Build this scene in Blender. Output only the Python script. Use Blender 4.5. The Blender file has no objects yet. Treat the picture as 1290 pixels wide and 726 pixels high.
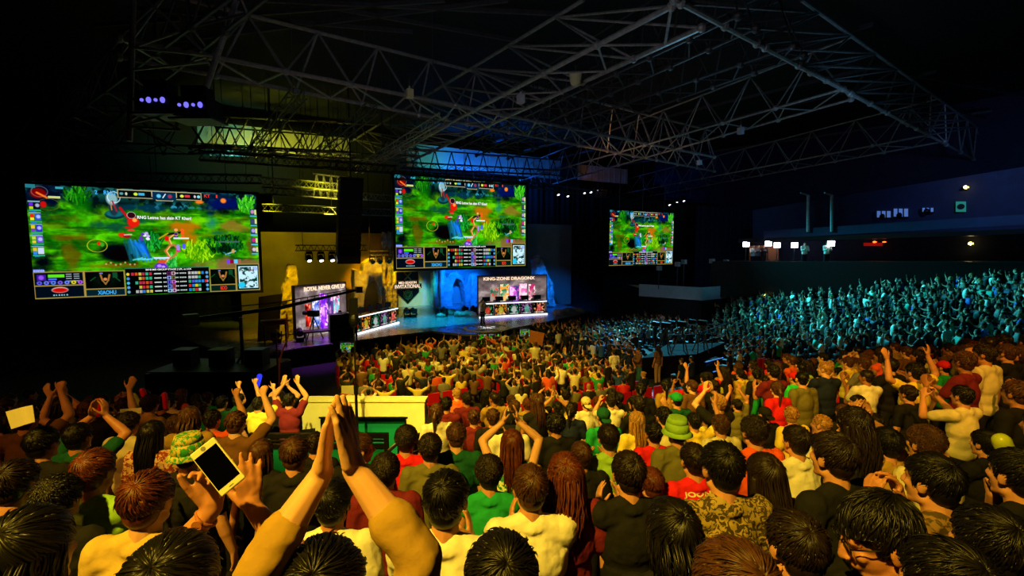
import bpy, math, random
import numpy as np
from mathutils import Vector, Matrix, noise as mnoise
random.seed(7); RNG = np.random.default_rng(7)
PI = math.pi
SC = bpy.context.scene
COL = SC.collection
V3 = lambda *a: np.array(a, float)

# ------------------------------------------------------------------ camera
FOC = 590.0; PW, PH = 1290, 726; EYE = 6.2
PITCH = math.atan(53/590.0); A = math.radians(30)
Fw = V3(math.sin(A)*math.cos(PITCH), math.cos(A)*math.cos(PITCH), -math.sin(PITCH))
Rt = V3(math.cos(A), -math.sin(A), 0.0)
Up = np.cross(Rt, Fw)
CAM = V3(0, 0, EYE)
def ray(px, py):
    return Fw + Rt*((px-PW/2)/FOC) - Up*((py-PH/2)/FOC)
def on_z(px, py, z):
    d = ray(px, py); return CAM + d*((z-EYE)/d[2])
def on_v(px, py, v):
    d = ray(px, py); return CAM + d*(v/d[1])
def at(px, py, Y):                       # Y = horizontal distance along the viewing heading
    d = ray(px, py); h = d[0]*math.sin(A)+d[1]*math.cos(A)
    return CAM + d*(Y/h)
def cf(X, Y, z):                         # heading frame (X right, Y ahead) -> world
    return V3(X*math.cos(A)+Y*math.sin(A), -X*math.sin(A)+Y*math.cos(A), z)
def to_cf(p):
    return (p[0]*math.cos(A)-p[1]*math.sin(A), p[0]*math.sin(A)+p[1]*math.cos(A))
def proj(p):
    d = np.asarray(p, float)-CAM; f = d@Fw
    return (PW/2+FOC*(d@Rt)/f, PH/2-FOC*(d@Up)/f)
def z_at(P, py):                         # height on the vertical through P that is seen at row py
    lo, hi = -5.0, 40.0
    for _ in range(40):
        m = (lo+hi)/2
        if proj((P[0], P[1], m))[1] > py: lo = m
        else: hi = m
    return (lo+hi)/2
cd = bpy.data.cameras.new('camera'); cam = bpy.data.objects.new('camera', cd); COL.objects.link(cam)
cd.sensor_width = 36; cd.lens = FOC/PW*36; cd.clip_start = 0.05; cd.clip_end = 400
Mx = Matrix.Identity(4)
for i in range(3):
    Mx[i][0] = Rt[i]; Mx[i][1] = Up[i]; Mx[i][2] = -Fw[i]; Mx[i][3] = CAM[i]
cam.matrix_world = Mx
SC.camera = cam
SC.view_settings.view_transform = 'Standard'
try: SC.view_settings.look = 'None'
except Exception: pass
SC.view_settings.exposure = 0.0; SC.view_settings.gamma = 1.0; SC.view_settings.use_curve_mapping = False
w = bpy.data.worlds.new('world'); SC.world = w; w.use_nodes = True
w.node_tree.nodes['Background'].inputs[0].default_value = (0.02, 0.03, 0.05, 1)
w.node_tree.nodes['Background'].inputs[1].default_value = 0.02

# ------------------------------------------------------------------ materials
def lin(c):
    if isinstance(c, str):
        c = [int(c[i:i+2], 16)/255 for i in (0, 2, 4)]
    return tuple((x/12.92 if x <= .04045 else ((x+.055)/1.055)**2.4) for x in c)
def mat(name, col=(.5,.5,.5), rough=.6, metal=0, spec=.5, noise=None, bump=None, emit=None, es=1.0, objcol=False, attr=None, wave=None, alpha=None, sheen=0):
    m = bpy.data.materials.new(name); m.use_nodes = True
    nt = m.node_tree; n = nt.nodes; L = nt.links; b = n['Principled BSDF']
    b.inputs['Roughness'].default_value = rough; b.inputs['Metallic'].default_value = metal
    b.inputs['Specular IOR Level'].default_value = spec
    if sheen: b.inputs['Sheen Weight'].default_value = sheen
    base = None
    if objcol:
        oi = n.new('ShaderNodeObjectInfo'); base = oi.outputs['Color']
    elif attr:
        at_ = n.new('ShaderNodeAttribute'); at_.attribute_name = attr; base = at_.outputs['Color']
    tc = n.new('ShaderNodeTexCoord')
    if noise:                               # (scale, amount)
        nz = n.new('ShaderNodeTexNoise'); nz.inputs['Scale'].default_value = noise[0]; nz.inputs['Detail'].default_value = 6
        L.new(tc.outputs['Object'], nz.inputs['Vector'])
        mr = n.new('ShaderNodeMapRange'); mr.inputs['From Min'].default_value = .3; mr.inputs['From Max'].default_value = .7
        mr.inputs['To Min'].default_value = 1-noise[1]; mr.inputs['To Max'].default_value = 1+noise[1]*.6
        L.new(nz.outputs['Fac'], mr.inputs['Value'])
        vm = n.new('ShaderNodeVectorMath'); vm.operation = 'SCALE'
        if base is not None: L.new(base, vm.inputs[0])
        else: vm.inputs[0].default_value = lin(col)
        L.new(mr.outputs['Result'], vm.inputs['Scale'])
        L.new(vm.outputs['Vector'], b.inputs['Base Color'])
    elif base is not None: L.new(base, b.inputs['Base Color'])
    else: b.inputs['Base Color'].default_value = (*lin(col), 1)
    if bump:                                # (scale, strength, (sx,sy,sz))
        mp = n.new('ShaderNodeMapping'); mp.inputs['Scale'].default_value = bump[2] if len(bump) > 2 else (1,1,1)
        L.new(tc.outputs['Object'], mp.inputs['Vector'])
        nb = n.new('ShaderNodeTexNoise'); nb.inputs['Scale'].default_value = bump[0]; nb.inputs['Detail'].default_value = 5
        L.new(mp.outputs['Vector'], nb.inputs['Vector'])
        bp = n.new('ShaderNodeBump'); bp.inputs['Strength'].default_value = bump[1]; bp.inputs['Distance'].default_value = .02
        L.new(nb.outputs['Fac'], bp.inputs['Height']); L.new(bp.outputs['Normal'], b.inputs['Normal'])
    if emit is not None:
        b.inputs['Emission Color'].default_value = (*lin(emit), 1); b.inputs['Emission Strength'].default_value = es
    return m
def mat_emit_attr(name, strength):
    m = bpy.data.materials.new(name); m.use_nodes = True
    nt = m.node_tree; n = nt.nodes; n.clear()
    o = n.new('ShaderNodeOutputMaterial'); e = n.new('ShaderNodeEmission'); a_ = n.new('ShaderNodeAttribute'); a_.attribute_name = 'Col'
    e.inputs['Strength'].default_value = strength
    nt.links.new(a_.outputs['Color'], e.inputs['Color']); nt.links.new(e.outputs[0], o.inputs['Surface']); return m
def mat_pattern(name, c1, c2, scale):       # two-colour blotchy print
    m = mat(name, c1, .85); nt = m.node_tree; n = nt.nodes; L = nt.links
    tc = n.new('ShaderNodeTexCoord'); nz = n.new('ShaderNodeTexNoise'); nz.inputs['Scale'].default_value = scale; nz.inputs['Detail'].default_value = 4; nz.inputs['Distortion'].default_value = 1.5
    cr = n.new('ShaderNodeValToRGB'); cr.color_ramp.elements[0].position = .47; cr.color_ramp.elements[1].position = .53
    cr.color_ramp.elements[0].color = (*lin(c1), 1); cr.color_ramp.elements[1].color = (*lin(c2), 1)
    L.new(tc.outputs['Object'], nz.inputs['Vector']); L.new(nz.outputs['Fac'], cr.inputs['Fac']); L.new(cr.outputs['Color'], n['Principled BSDF'].inputs['Base Color']); return m
M = {}
M['skin'] = mat('skin', (.78,.5,.37), .5, noise=(9, .12), objcol=True, spec=.35)
M['cloth'] = mat('cloth', rough=.85, objcol=True, noise=(14, .12), bump=(9, .5), spec=.15)
M['hair'] = mat('hair', rough=.44, objcol=True, noise=(40, .5), spec=.38)
M['denim'] = mat('denim', (.1,.12,.2), .85, noise=(30, .2))
M['crowd'] = mat('crowd_cloth_and_skin', rough=.6, attr='Col', spec=.35)
M['black'] = mat('black_metal', (.035,.035,.04), .45, .4, noise=(20,.3))
M['black_paint'] = mat('black_paint', (.06,.06,.065), .35, noise=(8,.2))
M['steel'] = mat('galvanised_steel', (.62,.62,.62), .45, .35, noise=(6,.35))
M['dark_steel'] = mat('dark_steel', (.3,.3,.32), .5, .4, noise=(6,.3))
M['drape'] = mat('black_drape', (.035,.037,.045), .9, bump=(2.5,.8,(6,6,.3)))
M['navy_wall'] = mat('navy_panel', (.10,.13,.28), .7, noise=(2,.25))
M['navy_drape'] = mat('navy_drape', (.10,.14,.24), .85, noise=(3,.3), bump=(2.5,.9,(5,5,.2)))
M['concrete'] = mat('dark_carpet', (.10,.10,.11), .9, noise=(5,.3))
M['roof'] = mat('roof_deck', (.05,.05,.055), .85, noise=(2,.4))
M['ivory'] = mat('cream_paint', (.86,.84,.62), .6, noise=(4,.08))
M['teal'] = mat('teal_paint', (.0,.5,.42), .5, noise=(3,.12), bump=(3,.3,(8,8,.2)))
M['rock'] = mat('carved_stone', (.62,.6,.56), .85, noise=(1.6,.45), bump=(2.2,1.0))
M['backwall'] = mat('painted_backdrop', (.6,.58,.52), .8, noise=(.5,.15))
M['ochre'] = mat('ochre_flat_paint', (.62,.50,.16), .85, noise=(.7,.25))
M['stage'] = mat('glossy_stage_floor', (.42,.42,.44), .27, noise=(2,.25), spec=.8)
M['red_seat'] = mat('red_plastic', (.8,.05,.06), .45, noise=(8,.1))
M['white_plastic'] = mat('white_plastic', (.9,.9,.86), .4)
M['glass_black'] = mat('black_glass', (.01,.01,.012), .12)
M['paper'] = mat('paper', (.9,.88,.72), .8, noise=(6,.06))
M['matte_black'] = mat('matte_black', (.05,.05,.055), .95, spec=.1)
M['card'] = mat('brown_cardboard', (.62,.36,.2), .85, noise=(12,.12))
M['white_cloth'] = mat('white_banner_cloth', (.8,.82,.86), .8, noise=(3,.1))
M['lamp_w'] = mat('lamp_glow', (1,1,1), .5, emit=(.93,.93,1.0), es=7)
M['lamp_y'] = mat('warm_lamp_glow', (1,1,1), .5, emit=(1,.85,.4), es=9)
M['lamp_o'] = mat('orange_lamp_glow', (1,1,1), .5, emit=(1,.35,.1), es=5)
M['lamp_b'] = mat('blue_glow', (0,0,0), .5, emit=(.25,.35,1), es=5)
M['lamp_v'] = mat('violet_glow', (0,0,0), .5, emit=(.45,.42,1), es=1.3)
M['exit_g'] = mat('green_lit_panel', (.2,.6,.5), .5, emit=(.18,.6,.5), es=.4)
M['win_b'] = mat('blue_lit_window', (.4,.5,.8), .5, emit=(.35,.5,.8), es=.6)
M['led_white'] = mat('led_strip', (1,1,1), .5, emit=(.95,.97,1), es=1.5)
M['txt_w'] = mat('lit_white_letters', (0,0,0), .5, emit=(1,1,1), es=1.1)
M['txt_b'] = mat('lit_blue_letters', (0,0,0), .5, emit=(.25,.7,1), es=1.1)
M['txt_r'] = mat('lit_red_letters', (0,0,0), .5, emit=(.95,.2,.12), es=1.1)
M['txt_c'] = mat('lit_cream_letters', (0,0,0), .5, emit=(1,.86,.72), es=1.2)
M['gold'] = mat('gold_print', (.85,.62,.3), .4, .3)
M['banner'] = mat('banner_maroon', (.10,.04,.05), .8, noise=(5,.3))
M['screen'] = mat_emit_attr('screen_picture', 1.15)
M['led'] = mat_emit_attr('led_wall_picture', 1.5)

# ------------------------------------------------------------------ mesh collector
def frame_of(d):
    d = np.asarray(d, float); d = d/(np.linalg.norm(d)+1e-12)
    a = V3(0,0,1) if abs(d[2]) < .9 else V3(1,0,0)
    x = np.cross(a, d); x /= np.linalg.norm(x); y = np.cross(d, x); return x, y, d
class MB:
    def __init__(s): s.v = []; s.f = []; s.n = 0; s.mi = []; s.cur = 0
    def add(s, v, f):
        v = np.asarray(v, float).reshape(-1, 3); s.v.append(v)
        for q in f: s.f.append(tuple(i+s.n for i in q)); s.mi.append(s.cur)
        s.n += len(v); return s
    def box(s, c, sz, rz=0, ax=None):
        hx, hy, hz = [k/2 for k in sz]
        p = np.array([[x, y, z] for z in (-hz, hz) for y in (-hy, hy) for x in (-hx, hx)])
        if ax is not None: R = np.array(ax).T
        else: R = np.array([[math.cos(rz), -math.sin(rz), 0], [math.sin(rz), math.cos(rz), 0], [0,0,1]])
        return s.add(p@R.T+np.asarray(c, float), [(0,2,3,1),(4,5,7,6),(0,1,5,4),(2,6,7,3),(0,4,6,2),(1,3,7,5)])
    def cyl(s, a, b, r0, r1=None, n=8, caps=True):
        r1 = r0 if r1 is None else r1; a = np.asarray(a, float); b = np.asarray(b, float)
        x, y, d = frame_of(b-a); t = np.arange(n)*2*PI/n
        ring = np.outer(np.cos(t), x)+np.outer(np.sin(t), y)
        f = [(i, (i+1)%n, n+(i+1)%n, n+i) for i in range(n)]
        if caps: f += [tuple(range(n))[::-1], tuple(range(n, 2*n))]
        return s.add(np.vstack([a+ring*r0, b+ring*r1]), f)
    def capsule(s, a, b, r0, r1=None, n=10, k=4, flat=None):
        r1 = r0 if r1 is None else r1; a = np.asarray(a, float); b = np.asarray(b, float)
        x, y, d = frame_of(b-a); t = np.arange(n)*2*PI/n; ring = np.outer(np.cos(t), x)+np.outer(np.sin(t), y)
        vs = [a-d*r0]; 
        for i in range(1, k+1):
            ph = PI/2*(1-i/k); vs.append(a+ring*(r0*math.cos(ph))-d*(r0*math.sin(ph)))
        for i in range(0, k):
            ph = PI/2*(i/k); vs.append(b+ring*(r1*math.cos(ph))+d*(r1*math.sin(ph)))
        vs.append(b+d*r1)
        vs = [np.atleast_2d(q) for q in vs]; P = np.vstack(vs)
        if flat is not None:                # squash along a direction
            fd, fs = flat; fd = np.asarray(fd, float); fd /= np.linalg.norm(fd); m0 = (a+b)/2
            q = (P-m0)@fd; P = P-np.outer(q*(1-fs), fd)
        f = [(0, 1+(i+1)%n, 1+i) for i in range(n)]; R = 2*k
        for r in range(R-1):
            o = 1+r*n; f += [(o+i, o+(i+1)%n, o+n+(i+1)%n, o+n+i) for i in range(n)]
        o = 1+(R-1)*n; f += [(o+i, o+(i+1)%n, o+n) for i in range(n)]
        return s.add(P, f)
    def ell(s, c, r, rot=None, n=16, k=10):
        P = [[0,0,-1]]
        for j in range(1, k):
            ph = -PI/2+PI*j/k
            for i in range(n):
                t = 2*PI*i/n; P.append([math.cos(ph)*math.cos(t), math.cos(ph)*math.sin(t), math.sin(ph)])
        P.append([0,0,1]); P = np.array(P)*np.asarray(r, float)
        if rot is not None: P = P@np.array(rot).T
        f = [(0, 1+(i+1)%n, 1+i) for i in range(n)]
        for j in range(k-2):
            o = 1+j*n; f += [(o+i, o+(i+1)%n, o+n+(i+1)%n, o+n+i) for i in range(n)]
        o = 1+(k-2)*n; f += [(o+i, o+(i+1)%n, o+n) for i in range(n)]
        return s.add(P+np.asarray(c, float), f)
    def tube(s, pts, r, n=6):
        pts = [np.asarray(p, float) for p in pts]
        rr = r if hasattr(r, '__len__') else [r]*len(pts); vs = []; x = None
        for i, p in enumerate(pts):
            d = pts[min(i+1, len(pts)-1)]-pts[max(i-1, 0)]; d = d/(np.linalg.norm(d)+1e-9)
            if x is None: x, _, _ = frame_of(d)
            x = x-d*(x@d); x /= np.linalg.norm(x)+1e-9; y = np.cross(d, x)
            t = np.arange(n)*2*PI/n; vs.append(p+(np.outer(np.cos(t), x)+np.outer(np.sin(t), y))*rr[i])
        f = []
        for j in range(len(pts)-1):
            o = j*n; f += [(o+i, o+(i+1)%n, o+n+(i+1)%n, o+n+i) for i in range(n)]
        f += [tuple(range(n))[::-1], tuple(range((len(pts)-1)*n, len(pts)*n))]
        return s.add(np.vstack(vs), f)
    def prism(s, poly, origin, ex, ey, ez, depth):      # outline in (ex,ey), thickness along ez
        o = np.asarray(origin, float); ex, ey, ez = [np.asarray(q, float) for q in (ex, ey, ez)]
        P = [o+ex*a+ey*b for a, b in poly]; Q = [p+ez*depth for p in P]; n = len(P)
        f = [tuple(range(n)), tuple(range(n, 2*n))[::-1]]+[(i, n+i, n+(i+1)%n, (i+1)%n) for i in range(n)]
        return s.add(np.array(P+Q), f)
    def mesh(s, name, smooth=False):
        me = bpy.data.meshes.new(name)
        me.from_pydata(np.vstack(s.v).tolist() if s.v else [], [], s.f)
        if smooth: me.shade_smooth()
        return me
    def build(s, name, m, parent=None, smooth=False, loc=None):
        me = s.mesh(name, smooth)
        ms = m if isinstance(m, (list, tuple)) else [m]
        for q in ms: me.materials.append(q)
        if len(ms) > 1: me.polygons.foreach_set('material_index', s.mi)
        o = bpy.data.objects.new(name, me); COL.objects.link(o)
        if loc is not None:
            loc = np.asarray(loc, float)
            co = np.vstack(s.v)-loc; me.vertices.foreach_set('co', co.ravel()); me.update(); o.location = loc
        if parent is not None:
            o.parent = parent
            if parent.matrix_world != Matrix.Identity(4) or parent.location.length > 0:
                o['_abs'] = 1
        return o
def tag(o, label=None, cat=None, group=None, kind=None):
    if label: o['label'] = label
    if cat: o['category'] = cat
    if group: o['group'] = group
    if kind: o['kind'] = kind
    return o
def empty(name, loc, label, cat, group=None, rz=0):
    o = bpy.data.objects.new(name, None); COL.objects.link(o); o.location = Vector([float(q) for q in loc]); o.rotation_euler = (0,0,rz); o.empty_display_size = .1
    return tag(o, label, cat, group)
def part(name, mb, m, root, smooth=False, label=None):     # mb in WORLD coordinates, root an unrotated Empty
    l = np.array(root.location) ; p = root.parent
    while p is not None: l = l+np.array(p.location); p = p.parent
    mb2 = MB(); mb2.v = [x-l for x in mb.v]; mb2.f = mb.f; mb2.n = mb.n; mb2.mi = mb.mi
    o = mb2.build(name, m, None, smooth); o.parent = root
    if label: o['label'] = label
    return o
def struct(name, mb, m, smooth=False):
    o = mb.build(name, m, None, smooth); o['kind'] = 'structure'; return o
def ev_mesh(me, mods, name='m'):
    ob = bpy.data.objects.new('tmp', me); COL.objects.link(ob)
    for typ, kw in mods:
        md = ob.modifiers.new('m', typ)
        for k, v in kw.items(): setattr(md, k, v)
    dg = bpy.context.evaluated_depsgraph_get(); dg.update()
    out = bpy.data.meshes.new_from_object(ob.evaluated_get(dg)); out.name = name
    bpy.data.objects.remove(ob); return out
_tex = {}
def tex(size, kind='CLOUDS', depth=3):
    k = (size, kind, depth)
    if k not in _tex:
        t = bpy.data.textures.new('t%d' % len(_tex), kind); t.noise_scale = size
        if kind == 'CLOUDS': t.noise_depth = depth
        _tex[k] = t
    return _tex[k]
def remesh(mb, voxel, smooth=3, disp=None, dec=None, name='body', fac=.5, disp2=None):
    mods = [('REMESH', dict(mode='VOXEL', voxel_size=voxel, use_smooth_shade=True))]
    if smooth: mods.append(('SMOOTH', dict(iterations=smooth, factor=fac)))
    if disp: mods.append(('DISPLACE', dict(texture=tex(disp[0]), strength=disp[1], mid_level=.5, texture_coords='LOCAL')))
    if disp2: mods.append(('DISPLACE', dict(texture=tex(disp2[0]), strength=disp2[1], mid_level=.5, texture_coords='LOCAL')))
    if dec: mods.append(('DECIMATE', dict(ratio=dec)))
    out = ev_mesh(mb.mesh('src'), mods, name); out.shade_smooth(); return out
def text_mesh(body, size=1.0, ext=.01, bold=.02, align='CENTER'):
    cu = bpy.data.curves.new('t', 'FONT'); cu.body = body; cu.size = size; cu.extrude = ext; cu.offset = bold*size; cu.align_x = align; cu.align_y = 'CENTER'; cu.resolution_u = 3
    return ev_mesh(cu, [], 'lettering')
def text_obj(name, body, origin, ex, ey, width, height, m, root=None, ext=.01, bold=.02):
    """lettering stretched to width x height, centred on origin, lying in the (ex,ey) plane"""
    me = text_mesh(body, 1.0, ext, bold)
    n = len(me.vertices); co = np.empty(n*3); me.vertices.foreach_get('co', co); co = co.reshape(-1,3)
    lo = co.min(0); hi = co.max(0); c = (lo+hi)/2; s = hi-lo
    ex = np.asarray(ex, float); ex /= np.linalg.norm(ex); ey = np.asarray(ey, float); ey /= np.linalg.norm(ey); ez = np.cross(ex, ey)
    w = np.asarray(origin, float)+np.outer((co[:,0]-c[0])/s[0]*width, ex)+np.outer((co[:,1]-c[1])/s[1]*height, ey)+np.outer(co[:,2], ez)
    l = np.zeros(3); p = root
    while p is not None: l = l+np.array(p.location); p = p.parent
    me.vertices.foreach_set('co', (w-l).ravel()); me.materials.clear(); me.materials.append(m)
    for pl in me.polygons: pl.material_index = 0
    me.update()
    o = bpy.data.objects.new(name, me); COL.objects.link(o); o.parent = root; return o
def spot(name, loc, tgt, power, color, angle, blend=.6, size=.3):
    l = bpy.data.lights.new(name, 'SPOT'); l.energy = power; l.color = color; l.spot_size = math.radians(angle); l.spot_blend = blend; l.shadow_soft_size = size
    o = bpy.data.objects.new(name, l); COL.objects.link(o); o.location = Vector([float(q) for q in loc])
    d = Vector([float(q) for q in tgt])-o.location; o.rotation_euler = d.to_track_quat('-Z', 'Y').to_euler(); return o
# ------------------------------------------------------------------ people
def nrm(v): v = np.asarray(v, float); return v/(np.linalg.norm(v)+1e-9)
def rotm(yaw=0, pitch=0, roll=0):
    cy, sy = math.cos(yaw), math.sin(yaw); cp, sp = math.cos(pitch), math.sin(pitch); cr, sr = math.cos(roll), math.sin(roll)
    Rz = np.array([[cy,-sy,0],[sy,cy,0],[0,0,1]]); Rx = np.array([[1,0,0],[0,cp,-sp],[0,sp,cp]]); Ry = np.array([[cr,0,sr],[0,1,0],[-sr,0,cr]])
    return Rz@Rx@Ry
def merge(dst, src, R=None, t=None):
    for v in src.v: pass
    v = np.vstack(src.v)
    if R is not None: v = v@R.T
    if t is not None: v = v+t
    return dst.add(v, src.f)
def elbow_of(S, W, pole, a=.285, b=.25):
    d = W-S; L = min(np.linalg.norm(d), (a+b)*.995); u = nrm(d)
    x = (a*a-b*b+L*L)/(2*L); h = math.sqrt(max(a*a-x*x, 0)); p = pole-u*(pole@u); return S+u*x+nrm(p)*h
def hand(mb, W, d, n, thumb, curl=.15, spread=.12, size=1.0, tcurl=.3, tout=.75, tn=.35):
    """wrist W, finger direction d, palm facing n, thumb on the side thumb*(d x n)"""
    d = nrm(d); n = nrm(n-d*(n@d)); s = np.cross(d, n)*thumb; k = size
    kn = [W+d*.088*k+s*x*k+d*y*k for x, y in ((.030,-.002),(.010,.004),(-.010,.002),(-.029,-.008))]
    for q, r in zip(kn, (.0125,.013,.0125,.0115)):
        mb.capsule(W+s*((q-W)@s)*.45+d*.006*k, q, .0145*k, r*k, n=8, k=3)
    mb.capsule(W+d*.03*k+s*.02*k, W+d*.055*k-s*.012*k, .016*k, .016*k, n=8, k=3)
    c4 = curl if hasattr(curl, '__len__') else (curl,)*4
    for i, (q, L) in enumerate(zip(kn, (.074,.081,.075,.060))):
        a = c4[i]; p = q.copy(); dd = nrm(d+s*spread*(1.2-.8*i)); th = 0
        for j, (fl, r0, r1) in enumerate(((.44,.0098,.0090),(.31,.0090,.0084),(.25,.0084,.0070))):
            th += a*(1.0, 1.25, .9)[j]
            v = nrm(dd*math.cos(th)+n*math.sin(th)); p2 = p+v*L*fl*k*1.02
            mb.capsule(p, p2, r0*k, r1*k, n=8, k=3); p = p2
    p = W+d*.020*k+s*.022*k; v = nrm(d*.62+s*tout+n*tn)
    for j, (L, r0, r1) in enumerate(((.046,.016,.0125),(.034,.0120,.0108),(.028,.0108,.0085))):
        p2 = p+v*L*k; mb.capsule(p, p2, r0*k, r1*k, n=8, k=3); p = p2
        v = nrm(v*math.cos(tcurl)+nrm(d*.9+n*tn-s*.4)*math.sin(tcurl))
def head_parts(fine=True):
    h = MB()
    h.ell((0,-.006,.032), (.075,.094,.086), n=20, k=12); h.ell((0,.018,-.032), (.061,.070,.080), n=18, k=12)
    h.ell((0,.045,-.088), (.034,.034,.026)); h.capsule((-.045,.0,-.07), (-.02,.055,-.092), .022,.020); h.capsule((.045,.0,-.07), (.02,.055,-.092), .022,.020)
    h.capsule((0,.088,.008), (0,.104,-.028), .008,.0135); h.capsule((-.034,.074,.026), (.034,.074,.026), .012)
    h.ell((-.014,.098,-.032), (.009,.009,.007)); h.ell((.014,.098,-.032), (.009,.009,.007))
    h.ell((0,.082,-.058), (.024,.012,.007)); h.ell((0,.080,-.069), (.021,.012,.007))
    h.ell((-.036,.066,-.020), (.020,.018,.018)); h.ell((.036,.066,-.020), (.020,.018,.018))
    for s in (-1, 1): h.ell((s*.080,-.008,-.004), (.010,.021,.034), rot=rotm(s*-.45, .1)); h.ell((s*.083,-.02,.008), (.008,.012,.022), rot=rotm(s*-.5))
    return h
HC = V3(0,.035,1.60)             # head centre
SH = lambda s, wd: V3(s*.172*wd, -.005, 1.405)
POSES = {
 'down':  dict(L=((-.27,.02,.88),(-.05,.1,-1),(1,0,0)), R=((.27,.02,.88),(.05,.1,-1),(-1,0,0)), pole=(0,-1,-.2)),
 'clap':  dict(L=((-.07,.33,1.24),(.12,.35,.9),(1,.1,0)), R=((.07,.33,1.24),(-.12,.35,.9),(-1,.1,0)), pole=(.6,-.3,-1)),
 'claphi':dict(L=((-.06,.24,1.72),(.10,.1,1),(1,0,0)), R=((.06,.24,1.72),(-.10,.1,1),(-1,0,0)), pole=(1,.4,-.3)),
 'up':    dict(L=((-.12,.10,1.86),(.1,.05,1),(0,1,0)), R=((.12,.10,1.86),(-.1,.05,1),(0,1,0)), pole=(1,.1,0)),
 'fist':  dict(L=((-.20,.22,1.00),(-.05,.8,.3),(1,0,0)), R=((.22,.16,1.84),(.0,.1,1),(0,1,0)), pole=(.8,.1,-.5), curlR=1.25),
 'point': dict(L=((-.24,.10,.95),(-.05,.5,-.6),(1,0,0)), R=((.12,.30,1.78),(-.25,.3,1),(-.3,1,0)), pole=(.8,.1,-.5), curlR=(.05,1.3,1.3,1.3)),
 'cheer': dict(L=((-.36,.12,1.78),(-.35,.1,1),(.2,1,0)), R=((.36,.12,1.78),(.35,.1,1),(-.2,1,0)), pole=(1,-.2,-.6)),
 'phone': dict(L=((-.10,.36,1.50),(.2,.2,.9),(1,.2,0)), R=((.10,.36,1.50),(-.2,.2,.9),(-1,.2,0)), pole=(.7,-.1,-1), curl=.7),
 'chin':  dict(L=((-.10,.25,1.18),(.5,.3,.3),(.3,-1,0)), R=((.07,.16,1.44),(-.2,-.1,1),(-.5,-.7,0)), pole=(.7,.3,-1), curlR=.9),
}
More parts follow.
